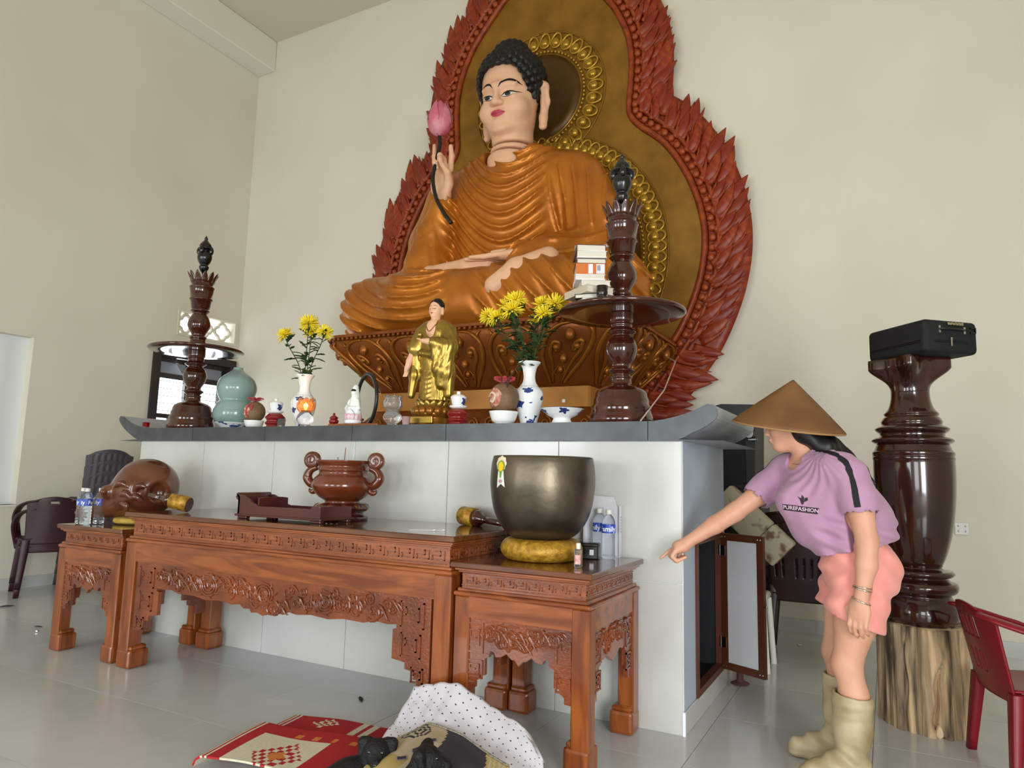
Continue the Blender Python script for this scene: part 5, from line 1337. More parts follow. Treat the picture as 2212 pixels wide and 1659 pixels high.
# shorts
S = Sculpt((-.42, 3.10, .52), (.14, 3.62, 1.0), .0056)
S.ell((-.125, 3.36, .84), (.146, .178, .14), .04); S.ell((-.074, 3.32, .815), (.118, .106, .123), .04); S.ell((-.082, 3.43, .82), (.118, .098, .123), .04); S.ell((-.155, 3.345, .92), (.118, .148, .08), .04)
S.chain([(-.10, 3.28, .82), (-.128, 3.268, .68), (-.140, 3.262, .595)], [.118, .110, .112], .03); S.chain([(-.145, 3.44, .82), (-.18, 3.46, .70), (-.192, 3.465, .635)], [.112, .104, .106], .03)
X, Y, Z = S.grid()
S.d -= (.005*np.sin((Z-.5*X)*80)*np.clip((X+.42)/.1, 0, 1)*np.clip((-.12-X)/.06, 0, 1)).astype(np.float32)
S.d -= (.004*np.sin((Z+X)*55+Y*20)).astype(np.float32)
S.cone((-.125, 3.27, .70), (-.16, 3.255, .48), .092, .105, 0, 'sub'); S.cone((-.18, 3.46, .74), (-.215, 3.468, .55), .088, .098, 0, 'sub')
S.d = np.maximum(S.d, ((.615-.36*(X+.14)-.05*(Y-3.30))-Z).astype(np.float32))
S.d = np.maximum(S.d, (Z-.95).astype(np.float32))
S.ell((-.165, 3.345, 1.0), (.108, .138, .06), 0, 'sub')
sho = sculpted('shorts', S, M_short, wm, 2, WL); tsh = bvh(sho)
ribbon('seam', tsh, [(-.055, 3.17, .92), (-.06, 3.16, .80), (-.085, 3.15, .66)], .004, None, pm('seam', '#cf7f74', rough=.9), sho, .0015, 3)
# boots
def boot(name, pts, rs, heel, toe, top, tf_):
    S = Sculpt((min(toe[0], heel[0])-.09, min(toe[1], heel[1], pts[0][1])-.11, -.01), (max(toe[0], heel[0], pts[0][0])+.10, max(toe[1], heel[1], pts[0][1])+.11, top+.03), .0056)
    S.chain(pts, rs, .03)
    h = np.array((*heel, .052)); t = np.array((*toe, .040)); m = h+(t-h)*.58
    S.chain([h, m, t], [.050, .047, .040], .04); S.cone(h*.45+m*.55+np.array((0, 0, .02)), m, .05, .045, .04)
    X, Y, Z = S.grid()
    S.d -= (.0045*np.exp(-((Z-(top-.035))/.010)**2)+.003*np.exp(-((Z-(top-.075))/.008)**2)).astype(np.float32)
    S.d -= (.005*np.sin(Z*95+3*X*20)*np.clip((.17-Z)/.05, 0, 1)*np.clip((Z-.05)/.03, 0, 1)).astype(np.float32)
    sole = np.exp(-((Z-.012)/.012)**4)
    S.d -= (.006*sole).astype(np.float32)
    S.half((0, 0, .0), (0, 0, -1)); S.half((pts[0][0], pts[0][1], top), tf_)
    S.cone(np.array(pts[0])+np.array((0, 0, .06)), np.array(pts[0])-np.array((0, 0, .12)), rs[0]-.009, rs[1]-.012, 0, 'sub')
    return sculpted(name, S, M_boot, wm, 2, WL)
boot('boot', [(-.155, 3.252, .36), (-.160, 3.25, .20), (-.165, 3.25, .09)], [.078, .070, .056], (-.150, 3.262), (-.315, 3.155), .338, (.1, 0, 1))
boot('boot', [(-.208, 3.475, .38), (-.213, 3.475, .20), (-.215, 3.475, .09)], [.076, .068, .055], (-.20, 3.48), (-.385, 3.425), .352, (.1, 0, 1))
# jewellery
def bracelet(c, ax, r, par): 
    ax = np.array(ax, float); ax /= np.linalg.norm(ax); a = np.cross(ax, (0, 1, 0)); a /= np.linalg.norm(a); b = np.cross(ax, a)
    put('bracelet', tube([np.array(c)+r*(math.cos(t)*a+math.sin(t)*b) for t in np.linspace(0, 2*PI, 37)[:-1]], .0028, 6, closed=True), pm('silver', '#d8cfc0', rough=.2, metal=1), par, True, WL)
bracelet((-.100, 3.130, .775), (-.12, -.05, -1), .034, wm); bracelet((-.101, 3.130, .766), (-.22, -.05, -1), .0345, wm); bracelet((-.107, 3.127, .722), (-.40, -.05, -1), .036, wm)
ch = crv([(-.262, 3.30, 1.335), (-.30, 3.272, 1.29), (-.345, 3.268, 1.262), (-.388, 3.30, 1.262)], 8)
put('necklace', tube([np.array(tb.find_nearest(V(p))[0])+np.array(tb.find_nearest(V(p))[1])*.003 for p in ch], .0016, 5), pm('gold_chain', '#d9b56a', rough=.25, metal=1), wm, True, WL)
put('pendant', ball(np.array(tb.find_nearest(V(ch[12]))[0])+np.array(tb.find_nearest(V(ch[12]))[1])*.006, .006, 8, 6), pm('pendant_stone', '#f0f0f0', rough=.1), wm, True, WL)
# conical hat: worn, but it can be lifted off
M_hat = pm('palm_leaf', '#7d5730', '#6a4524', scale=4, rough=.6, bump=.2, bscale=30, coords='Object')
ht_ = root('conical_hat', (-.385, 3.355, 1.420), 0, 'brown conical palm leaf hat worn by the woman', 'hat'); ht_.rotation_euler = (math.radians(7), math.radians(8.5), 0)
HR, HH = .238, .212
def cone_f(u, v):
    a = 2*PI*u; r = HR*(1-v)**1.0+.002; return (r*math.cos(a), r*math.sin(a), HH*(v**.96)+.0016*math.cos(a*40)*(1-v))
put('cone', sheet(cone_f, 96, 14, .003, wrap=True), M_hat, ht_, True)
put('rim', tube([(HR*math.cos(a), HR*math.sin(a), .0) for a in np.linspace(0, 2*PI, 73)[:-1]], .0045, 6, closed=True), pm('hat_rim', '#9a7448', rough=.6), ht_, True)
rbs = [(HR*(1-h)-.004, HH*h**.96-.003) for h in (.12, .24, .36, .48, .60, .72, .84)]
for r, z in rbs: put('hoop', tube([(r*math.cos(a), r*math.sin(a), z) for a in np.linspace(0, 2*PI, 49)[:-1]], .0018, 5, closed=True), pm('hat_hoop', '#8c6a42', rough=.6), ht_)

# ================================================================== right-hand side: stump, turned pedestal, case, chairs, speaker
M_stump = pm('split_log_bark', '#3a2d25', '#cdb088', scale=5, stretch=(3.2, 3.2, .32), rough=.75, detail=9, contrast=(.36, .66), bump=.9, bscale=9, bstretch=(5, 5, .5), distort=.8)
st_ = root('log_stump', (.135, 4.20, 0), 0, 'weathered upright log stump under the big dark turned pedestal', 'log')
rs_ = random.Random(6); ph = [rs_.uniform(0, 6.3) for _ in range(8)]
def stump(u, v):
    a = 2*PI*u; r = .196+.010*math.sin(3*a+ph[0])+.006*math.sin(7*a+ph[1])+.004*math.sin(17*a+ph[2]+v)+.003*math.sin(31*a+ph[3]+2*v)
    d = abs((a-4.95+PI+.10*math.sin(v*6)+.05*math.sin(v*15)) % (2*PI)-PI); r -= .055*math.exp(-(d/.055)**2)*(1-.75*v**2)
    d = abs((a-5.12+PI+.05*math.sin(v*9)) % (2*PI)-PI); r += .010*math.exp(-(d/.06)**2)
    d = abs((a-4.2+PI+.04*math.sin(v*11)) % (2*PI)-PI); r -= .014*math.exp(-(d/.03)**2)
    return (r*(1+.03*(1-v)**3)*math.cos(a), r*(1+.03*(1-v)**3)*math.sin(a), .488*v)
sv, sf = sheet(stump, 200, 26, 0, wrap=True)
top = [i*27+26 for i in range(200)]
put('log', (sv, sf+[tuple(top)]), M_stump, st_, True)
put('splinter', xf(ball((0, 0, 0), (.02, .015, .05), 8, 6), (.045, -.185, .035), (0, .3, 0)), pm('pale_wood_chip', '#d8c29b', rough=.8), st_)
pd = root('turned_pedestal', (.125, 4.20, .489), 0, 'tall dark brown turned pedestal standing on the log stump behind the woman', 'pedestal')
Q = [(.150, .49), (.168, .51, 1), (.172, .555), (.160, .60, 1), (.142, .625), (.145, .635, 1), (.165, .648), (.174, .672), (.166, .692, 1), (.142, .70), (.128, .715, 1), (.150, .724), (.160, .738), (.150, .75, 1), (.115, .755), (.10, .77, 1)]
put('foot', lathe([(r, z-.489) for r, z in smooth_prof(Q)], 48), M_ped, pd, True)
Q = [(.105, .768, 1), (.13, .83), (.155, .92), (.172, 1.02), (.183, 1.13), (.187, 1.23), (.186, 1.30, 1), (.189, 1.305), (.189, 1.315, 1), (.185, 1.318, 1), (.189, 1.332), (.189, 1.34, 1), (.180, 1.35), (.165, 1.385, 1)]
put('belly', lathe([(r, z-.489) for r, z in smooth_prof(Q)], 56), M_ped, pd, True)
Q = [(.15, 1.38, 1), (.178, 1.388), (.190, 1.402), (.178, 1.414, 1), (.152, 1.422), (.150, 1.438, 1), (.164, 1.448), (.172, 1.462), (.158, 1.474, 1), (.140, 1.482), (.142, 1.50), (.132, 1.52, 1), (.124, 1.528), (.128, 1.54, 1), (.104, 1.575), (.092, 1.62), (.090, 1.66)]
put('neck_rings', lathe([(r, z-.489) for r, z in smooth_prof(Q)], 48), M_ped, pd, True)
def cap_(u, v):
    a = 2*PI*u; t = min(1, v/.82); f = t*t*(3-2*t); k = abs(math.cos(2*(a)))**5
    r = .090+.028*t*t+(.192-.118)*k*f**1.6
    return (r*math.cos(a), r*math.sin(a), 1.655-.489+.125*t+(0.05*(v-.82)/.18 if v > .82 else 0))
cv_, cf_ = sheet(cap_, 96, 22, 0, wrap=True)
put('capital', (cv_, cf_+[tuple(i*23+22 for i in range(96))]), M_ped, pd, True)
# suitcase
M_case = pm('black_nylon', '#0d0e10', '#131417', scale=40, rough=.75, bump=.15, bscale=300)
sc = root('suitcase', (.185, 4.206, 1.831), math.atan2(.755, -.655), 'soft black case lying on top of the dark turned pedestal', 'suitcase')
put('case_body', box(-.20, .20, -.16, .16, 0, .168, .026, 3), M_case, sc, True)
put('zip_line', join([tube([(x, y, z) for x, y in [(-.17, -.161), (.17, -.161), (.195, -.14), (.2015, 0), (.195, .14), (.17, .161), (-.17, .161), (-.2015, .1), (-.2015, -.1)]], .0022, 5, closed=True) for z in (.052, .060)]), M_black, sc)
def on_right(x): return x
hx0 = -.202
put('handle', tube(crv([(hx0, .075, .118), (hx0-.012, .06, .117), (hx0-.016, 0, .117), (hx0-.012, -.055, .117), (hx0, -.07, .118)], 5), .009, 8, .6), M_black, sc, True)
put('handle_plate', join([box(hx0-.003, hx0+.002, -.078, -.066, .10, .135), box(hx0-.003, hx0+.002, .070, .082, .10, .135)]), M_metal, sc)
put('combination_lock', join([box(hx0-.010, hx0, -.055, .03, .137, .153, .003)]+[xf(lathe([(.009, 0), (.009, .008)], 12), (hx0-.008, -.045+.02*k, .146), (PI/2, 0, 0)) for k in range(4)]), pm('gold_lock', '#c9c2a8', rough=.2, metal=1), sc)
put('zip_pull', join([box(hx0-.006, hx0-.001, .005, .017, .068, .078), box(hx0-.005, hx0-.002, .006, .016, .035, .068)]), M_metal, sc)
put('corner_clip', join([box(hx0-.008, hx0, -.135, -.105, .105, .112), box(hx0-.008, hx0, -.135, -.105, .128, .135), box(hx0-.008, hx0, -.137, -.131, .105, .135)]), M_black, sc)

# ---------------------------------------------------------------- plastic chairs
def chair_parts(par, m, seat=.37, back=.69, wb=.20, wt=.205, slots=(), arms=True, lean=.075, depth=.40, legsplay=.03, rib=False, hslot=None, backz0=None):
    d2 = depth/2
    def sf_(u, v):
        x = (u-.5)*2*wb; y = (v-.5)*2*d2; return (x*(1-.06*v), y, seat-.010*(1-((u-.5)*2)**2)*(1-((v-.5)*2)**2)-.02*max(0, .12-v)/.12)
    put('seat', sheet(sf_, 14, 14, .009), m, par, True)
    put('seat_rim', join([tube([(-wb, -d2, seat-.02), (wb, -d2, seat-.02)], .014, 6), tube([(-wb, -d2, seat-.02), (-wb*.94, d2, seat-.02)], .014, 6), tube([(wb, -d2, seat-.02), (wb*.94, d2, seat-.02)], .014, 6)]), m, par, True)
    z0 = seat-.05 if backz0 is None else backz0
    def bf(u, v):
        w = wb*.94+(wt-wb*.94)*v; e = max(0, (v-.86)/.14); x = (u-.5)*2*w*(1-.22*e*e); q = (u-.5)*2
        zz = z0+(back-z0)*v-(.035*q*q*e+.018*abs(q)**4*(1 if v > .9 else 0))
        return (x, d2+lean*v-.045*q*q*(.4+.6*v)+(.004*math.sin(u*2*PI*8) if rib and .12 < u < .88 and .3 < v < .92 else 0), zz)
    def keep(u, v):
        for (u0, u1, v0, v1) in slots:
            if u0 < u < u1 and v0 < v < v1: return False
        return True
    put('backrest', sheet(bf, 48, 40, .010, keep), m, par, True)
    for q in (-1, 1):
        if arms:
            p = crv([(q*wt*.62, d2+lean-.012, back-.035), (q*wt*.98, d2+lean-.075, back-.055), (q*(wt+.04), d2*.35, back-.10), (q*(wt+.045), -d2*.45, seat+.17), (q*(wb+.02), -d2*.93, seat+.04), (q*wb, -d2, seat-.04)], 7)
            put('arm', tube(p, [.024, .034, .034, .032, .028, .026], 10, .40), m, par, True)
        for yy in (-1, 1):
            x0, y0 = q*(wb-.02), yy*(d2-.02); x1, y1 = q*(wb+legsplay-.015), yy*(d2+legsplay-.015)+(lean*.0)
            def leg(u, v):
                a = 2*PI*u; sq = .030-.009*v; c, s_ = math.cos(a), math.sin(a); k = 1/max(abs(c), abs(s_))**.75
                return (x0+(x1-x0)*v+sq*c*k, y0+(y1-y0)*v+sq*.8*s_*k, (seat-.01)*(1-v))
            v_, f_ = sheet(leg, 16, 6, 0, wrap=True); put('leg', (v_, f_+[tuple(i*7+6 for i in range(16))]), m, par, True)
S5 = [(.5+.105*k-.028, .5+.105*k+.028, .62, .86) for k in (-1.5, -.5, .5, 1.5)]+[(.5+.11*k-.026, .5+.11*k+.026, .26, .48) for k in (-1, 0, 1)]
c = root('plastic_chair', (.545, 3.80, 0), math.radians(105.7), 'dark red plastic armchair at the right edge beside the log stump', 'chair')
chair_parts(c, M_plasred, .355, .68, .195, .20, S5, True, .10, .38)
# stacked plum chairs seen from behind by the left wall
pc = root('plastic_chair', (-6.86, 3.80, 0), math.radians(-112), 'plum plastic chair by the left wall, lowest of its stack', 'chair', 'plum chairs stacked by the left wall')
chair_parts(pc, M_plasplum, .43, .80, .20, .205, [(.42, .58, .86, .905)], True, .05, .40)
dup(pc, (-6.84, 3.79, .075), None, 'plum plastic chair by the left wall, upper one of its stack')
gc = root('plastic_chair', (-6.95, 4.27, 0), math.radians(-104), 'grey ribbed high-back plastic chair by the left wall, lowest of its stack', 'chair', 'grey ribbed chairs stacked by the left wall')
chair_parts(gc, M_plasgrey, .43, .90, .20, .215, (), False, .09, .40, rib=True)
for k, nm in enumerate(('second from the bottom of', 'third from the bottom of', 'fourth from the bottom of', 'topmost of')):
    dup(gc, (-6.95+.014*(k+1), 4.27-.004*(k+1), .105*(k+1)), None, 'grey ribbed high-back plastic chair by the left wall, %s its stack' % nm)
# dark brown chairs behind the woman
BS = [(.10+.10*k, .118+.10*k, .34, .62) for k in range(9)]
bc = root('plastic_chair', (-.52, 5.35, 0), math.radians(184), 'dark brown plastic chair behind the woman, lowest of its stack', 'chair', 'dark brown chairs stacked behind the woman')
chair_parts(bc, M_plasbrown, .43, .84, .22, .24, BS, True, .06, .42)
dup(bc, (-.52, 5.36, .08), None, 'dark brown plastic chair behind the woman, middle of its stack')
dup(bc, (-.52, 5.37, .16), None, 'dark brown plastic chair behind the woman, topmost of its stack')
# white stool
ws = root('plastic_stool', (-.835, 4.86, 0), 0, 'white plastic stool partly hidden behind the open cupboard door', 'stool')
put('stool_seat', box(-.135, .135, -.135, .135, .415, .462, .018, 2), M_plaswhite, ws, True)
for a in (-1, 1):
    for b in (-1, 1):
        v_, f_ = sheet(lambda u, v: ((.118+.022*v)*a+.019*math.cos(2*PI*u), (.118+.022*v)*b+.019*math.sin(2*PI*u), .42*(1-v)), 12, 4, 0, wrap=True)
        put('leg', (v_, f_), M_plaswhite, ws, True)
# dusty red foot of a small stand behind the cupboard door
rd = root('small_red_stand', (-.80, 4.40, 0), 0, 'dusty dark red little stand with a splayed foot under the open cupboard door', 'stand')
put('column', lathe(smooth_prof([(.050, 0, 1), (.052, .006), (.030, .016), (.020, .03), (.018, .20), (.03, .23, 1)]), 20), pm('dusty_red_plastic', '#6d4743', rough=.6), rd, True)
put('top', lathe([(.08, .23), (.085, .245), (.0005, .246)], 24), MATS['dusty_red_plastic'], rd, True)
# loudspeaker on its cabinet
M_spk = pm('black_speaker_shell', '#0c0c0d', rough=.5); M_spk2 = pm('charcoal_panel', '#1b1c1e', rough=.55); M_grill = pm('speaker_grille', '#08080a', rough=.7, bump=.4, bscale=400)
sb = root('speaker_cabinet', (-.95, 5.22, 0), 0, 'black floor cabinet under the loudspeaker behind the altar end', 'cabinet')
put('cabinet', box(-.16, .19, -.20, .22, .01, 1.10, .012), M_spk2, sb); put('lip', box(-.165, .195, -.205, .225, 1.08, 1.118, .006), M_spk, sb)
for a in (-.13, .16): put('foot', box(a-.02, a+.02, -.18, .2, 0, .012), M_black, sb)
sp = root('loudspeaker', (-.95, 5.22, 1.119), 0, 'black loudspeaker with a flared top behind the altar end', 'speaker')
put('cabinet', prism([(-.15, 0), (.155, 0), (.165, .50), (-.15, .50)], -.19, .2), M_spk, sp)
put('grille', box(-.14, .095, -.196, -.189, .03, .46, .003), M_grill, sp); put('side_panel', box(.10, .158, -.2, -.19, .02, .34), M_spk2, sp)
put('top_flare', prism([(-.19, .50), (.17, .50), (.20, .575), (-.06, .585), (-.16, .56)], -.215, .22), M_spk, sp)
put('clamp_knob', join([xf(lathe([(.032, 0), (.036, .01), (.036, .03), (.03, .036)], 18), (.13, -.21, .375), (PI/2, 0, 0)), box(.118, .178, -.225, -.19, .325, .345, .004)]), M_black, sp)
# flowered folding mattress leaning there
M_flow = pm('flowered_cloth', '#a8a08a', '#6b5140', scale=11, rough=.85, contrast=(.56, .66), detail=3)
fm = root('folding_mattress', (-.80, 4.93, .885), 0, 'beige flowered folding mattress leaning askew between speaker and brown chairs', 'mattress')
fm.rotation_euler = (0, math.radians(43), 0)
for k in range(3): put('cushion', box(-.27+.18*k, -.092+.18*k, -.075, .075, -.10, .10, .012, 2), M_flow, fm, True)
put('piping', join([tube([(-.27+.18*k, -.051*q, -.07), (-.27+.18*k, -.051*q, .07)], .004, 5) for k in range(4) for q in (1,)]), pm('brown_piping', '#5d4233', rough=.8), fm)

# ================================================================== things on the tables
HL, HS = .8975, .7875
# wooden fish drum on its cushion
M_fish = pm('brown_fish_lacquer', '#6b3d26', '#54291a', scale=6, rough=.22, coat=.6)
fc = root('fish_cushion', (-4.44, 3.045, HS), 0, 'yellow round cushion under the wooden fish drum', 'cushion')
put('pad', lathe(smooth_prof([(.12, 0, 1), (.155, .010), (.162, .025), (.15, .042), (.10, .05, 1)]), 32), pm('yellow_cloth', '#c2a24e', '#a8862f', scale=30, rough=.8), fc, True)
fd = root('wooden_fish_drum', (-4.40, 3.04, HS+.048), .4925, 'big brown carved wooden fish drum at the far end of the tables', 'drum')
S = Sculpt((-.48, -.25, -.05), (.25, .25, .42), .0085)
S.ell((.015, 0, .200), (.198, .190, .185), .02); S.cone((-.03, 0, .165), (-.22, 0, .095), .165, .092, .08)
S.chain([(-.20, 0, .10), (-.33, 0, .050), (-.415, 0, .022)], [.098, .056, .028], .05); S.ell((-.43, 0, .035), (.024, .040, .016), .02)
S.cone((-.45, -.25, .012), (-.12, -.25, .05), .010, .014, .01, 'sub'); S.cone((-.45, .25, .012), (-.12, .25, .05), .010, .012, .01, 'sub')
for q in (-1, 1):
    S.ell((-.185, q*.125, .17), (.045, .03, .045), .02); S.ell((-.19, q*.155, .172), (.022, .02, .022), .005)
    for k, (x, z, a) in enumerate(((-.10, .20, .6), (-.07, .15, .2), (-.06, .10, -.3), (.0, .12, .4), (.03, .17, .9))):
        p = crv([(x, q*.19, z), (x+.05*math.cos(a), q*.205, z+.05*math.sin(a)), (x+.09*math.cos(a-.6), q*.195, z+.09*math.sin(a-.6))], 5)
        S.chain([tuple(t) for t in p], list(np.interp(np.linspace(0, 1, len(p)), [0, .5, 1], [.008, .018, .006])), .01)
    S.ell((.15, q*.12, .16), (.05, .05, .06), .03, 'sub')
for k in range(9): S.ell((-.25+.020*k, 0, .19+.019*k), (.011, .03, .011), .01)
S.cone((-.43, -.3, .010), (-.43, .3, .010), .007, .007, .006, 'sub')
sculpted('body', S, M_fish, fd, 1)
fd.rotation_euler = (0, math.radians(-2), .4925)
def mallet(name, head, tail, r, L, label, z, gold_at, cat='mallet'):
    h = np.array(head, float); t = np.array(tail, float); d = (t-h)/np.linalg.norm(t-h)
    o = root(name, (h[0], h[1], z), 0, label, cat); b = np.array((h[0], h[1], z))
    def seg(a, b_, rr): return tube([h-b+d*a, h-b+d*b_], rr, 24)
    put('head', seg(0, L, r), M_brocade, o, True)
    put('end_cap', join(seg(-.004, .003, r*.92), seg(L-.002, L+.004, r*.9)), M_dwood, o)
    put('collar', tube([h-b+d*(L+.002), h-b+d*(L+.03), h-b+d*(L+.05), h-b+d*(L+.085)], [r*.95, r*.85, r*.45, r*.32], 18), M_dwood, o, True)
    put('handle', tube([h-b+d*(L+.06), h-b+d*(np.linalg.norm(t-h)*.6), t-b], [r*.33, r*.36, r*.28], 14), M_dwood, o, True)
M_brocade = pm('gold_brocade', '#c79a35', '#8d6518', scale=38, rough=.45, metal=.25, bump=.3, bscale=120)
mallet('fish_drum_mallet', (-3.775, 2.90, HL+.047), (-4.02, 2.80, HL+.10), .046, .115, 'mallet with a gold cloth head lying beside the wooden fish drum', HL, 0)
mallet('bowl_striker', (-2.06, 3.315, HL+.051), (-1.70, 3.20, HL+.022), .050, .105, 'dark striker with a gold cloth head lying beside the bronze bowl', HL, 0)
# censer
ce = root('incense_censer', (-2.765, 3.13, HL), .30, 'red-brown turned wooden censer with two scrolled handles on the long table', 'censer')
put('stand', lathe(smooth_prof([(.150, 0, 1), (.152, .018), (.13, .03, 1), (.125, .042), (.148, .055), (.155, .07), (.14, .088), (.105, .098, 1)]), 32), M_dwood, ce, True)
M_cens = pm('censer_wood', '#6f3620', '#56250f', scale=4, rough=.2, coat=.6)
put('stand_petal', join([xf(ball((0, -.128, .072), (.03, .03, .022), 10, 7), rot=(0, 0, k*PI/6)) for k in range(12)]), M_cens, ce, True)['kind'] = 'stuff'
put('bowl', lathe(smooth_prof([(.098, .097, 1), (.10, .108), (.135, .13), (.168, .170), (.175, .200), (.160, .235), (.142, .252, 1), (.136, .262), (.138, .275, 1), (.145, .280), (.141, .290, 1), (.138, .305), (.155, .322), (.160, .335, 1), (.146, .337, 1), (.13, .30), (.13, .295)]), 44, False), M_cens, ce, True)
put('ash', lathe([(.132, .296), (.06, .302), (.0005, .303)], 24), pm('incense_ash', '#a8a29a', rough=.95), ce, True)
for q in (-1, 1):
    h = root('handle'); h.parent = ce
    p = crv([(q*.15, 0, .19), (q*.195, 0, .20), (q*.222, 0, .235), (q*.205, 0, .275), (q*.165, 0, .295)], 7)
    put('loop', tube(p, [.018, .026, .028, .022, .018], 10), M_cens, h, True)
    put('scroll', xf(lathe(smooth_prof([(.0005, -.02), (.03, -.022), (.047, -.016), (.05, 0), (.047, .016), (.03, .022), (.0005, .02)]), 24), (q*.196, 0, .335), (PI/2, 0, 0)), M_cens, h, True)
    sp_ = spiral(.04, .006, q*1.6, 0, 28)
    for y in (-.0215, .0215): put('scroll_groove', tube(sp_+np.array([q*.196, y, .335]), .0045, 5), M_cens, h, True)
    put('leaf_tip', tube(crv([(q*.155, 0, .18), (q*.178, 0, .155), (q*.20, 0, .158), (q*.207, 0, .172)], 5), [.018, .015, .004], 8), M_cens, h, True)
for k, (x, y, hh, m) in enumerate(((.0, 0, .11, '#7a3a2e'), (-.06, .02, .055, '#3a322c'))):
    s_ = root('incense_stick', (-2.765+x, 3.13+y, HL+.30), 0, ['tall red incense stick standing in the wooden censer', 'short burnt incense stick standing in the wooden censer'][k], 'incense stick', 'incense sticks in the censer')
    put('stick', tube([(0, 0, -.0), (.006*(1-2*k), 0, hh)], .002, 6), pm('stick_%s' % 'red' if k == 0 else 'stick_burnt', m, rough=.8), s_)
# wooden tray with a raised scalloped end
M_trayd = pm('plum_red_wood', '#542822', '#451d18', scale=6, rough=.35)
wt = root('wooden_tray', (-2.86, 2.79, HL), 0, 'dark red wooden box tray with one raised scalloped end, in front of the censer', 'tray')
TX0, TX1, TD = -.36, .255, .24
outl = [(TX0, .022), (TX1, .022), (TX1, .085), (TX1-.06, .085), (TX1-.075, .072), (TX0+.16, .072), (TX0+.12, .085), (TX0+.09, .105), (TX0+.03, .128), (TX0-.012, .13), (TX0-.022, .118), (TX0-.012, .105), (TX0, .098)]
for y in (0, TD-.014): put('long_side', prism(outl, y, y+.014), M_trayd, wt)
put('raised_end', sheet(lambda u, v: (TX0+.006-.02*max(0, v-.8)/.2, TD*u, .022+.115*v), 4, 10, .013), M_trayd, wt, True)
put('low_end', box(TX1-.014, TX1, .014, TD-.014, .022, .085), M_trayd, wt)
put('tray_floor', box(TX0-.012, TX1+.012, -.012, TD+.012, .014, .026, .003), M_trayd, wt)
put('divider', prism([(0.014, .026), (TD-.014, .026), (TD-.014, .115), (TD-.06, .12), (.06, .12), (.014, .115)], TX0+.14, TX0+.15, 'yz'), M_trayd, wt)
for a in (TX0+.0, TX1-.07):
    for b in (0, TD-.03): put('foot', box(a, a+.07, b, b+.03, 0, .015, .003), M_trayd, wt)
for k, (x, y, a) in enumerate(((-1.99, 2.83, .5), (-1.955, 2.86, .62))):
    s_ = root('cotton_swab', (x, y, HL+.003), a, ['white tipped thin stick lying near the front edge of the long table', 'white tipped thin stick lying just behind the first on the long table'][k], 'swab', 'thin white sticks on the long table')
    put('stick', tube([(-.06, 0, 0), (.06, 0, 0)], .0018, 6), M_plaswhite, s_); put('tip', ball((.06, 0, .001), (.008, .004, .004), 8, 6), M_white, s_, True)
# bronze bowl gong
bg = root('bowl_cushion', (-1.445, 3.03, HS), 0, 'gold brocade ring cushion under the bronze bowl', 'cushion')
put('ring', lathe(smooth_prof([(.10, .012), (.13, .0), (.165, .006), (.190, .035), (.190, .065), (.168, .092), (.13, .098), (.10, .085)]), 48, True), M_brocade, bg, True)
bw = root('bowl_gong', (-1.445, 3.03, HS+.094), 0, 'large dark bronze singing bowl on a gold cushion on the side table', 'gong')
M_brz = pm('hammered_bronze', '#6e6455', '#544c40', scale=7, rough=.36, metal=.85, bump=.12, bscale=25)
put('bowl', lathe(smooth_prof([(.10, 0, 1), (.13, .004), (.168, .028), (.205, .075), (.232, .14), (.246, .22), (.249, .28), (.244, .345), (.236, .382, 1), (.226, .384, 1), (.236, .30), (.222, .14), (.16, .035), (.0005, .015)]), 64, False), M_brz, bw, True)
tr = bvh([q for q in bpy.data.objects if q.parent == bw][0])
bo = np.array((-.215, -2.0, .325)); bx_ = np.array((1, 0, 0)); bz_ = np.array((0, 0, 1)); by_ = np.array((0, 1, 0))
bo = np.array((-.105, -1.0, .325)); bdir = np.array((0, 1, 0.)); bdir /= np.linalg.norm(bdir)
def bdec(nm, pts, m, off): decal(nm, tr, [fill_poly(pts, .010)], bo, bx_, bz_, bdir, m, bw, off)
bdec('rosette_edge', [(.034*math.cos(a)*(1+.06*math.cos(8*a)), .034*math.sin(a)*(1+.06*math.cos(8*a))+.02) for a in np.linspace(0, 2*PI, 49)[:-1]], pm('sticker_cream', '#e9d8b8', rough=.4), .0015)
bdec('ribbon_tail', [(-.017, -.005), (.017, -.005), (.030, -.088), (.004, -.072), (-.024, -.092)], pm('sticker_white', '#dfe4dc', rough=.4), .0015)
bdec('rosette_green', [(.026*math.cos(a), .026*math.sin(a)+.008) for a in np.linspace(0, 2*PI, 24)[:-1]], pm('sticker_green', '#6f9a3a', rough=.4), .0025)
bdec('rosette_yellow', [(.018*math.cos(a), .022*math.sin(a)+.006) for a in np.linspace(0, 2*PI, 24)[:-1]], pm('sticker_yellow', '#f0c818', rough=.4), .0035)
bdec('ribbon_green', [(-.010, -.012), (.010, -.012), (.004, -.045), (-.004, -.045)], MATS['sticker_green'], .0025)
bdec('ribbon_pink', [(.012*math.cos(a)+.001, .008*math.sin(a)-.060) for a in np.linspace(0, 2*PI, 16)[:-1]], pm('sticker_pink', '#c98aa5', rough=.4), .0025)
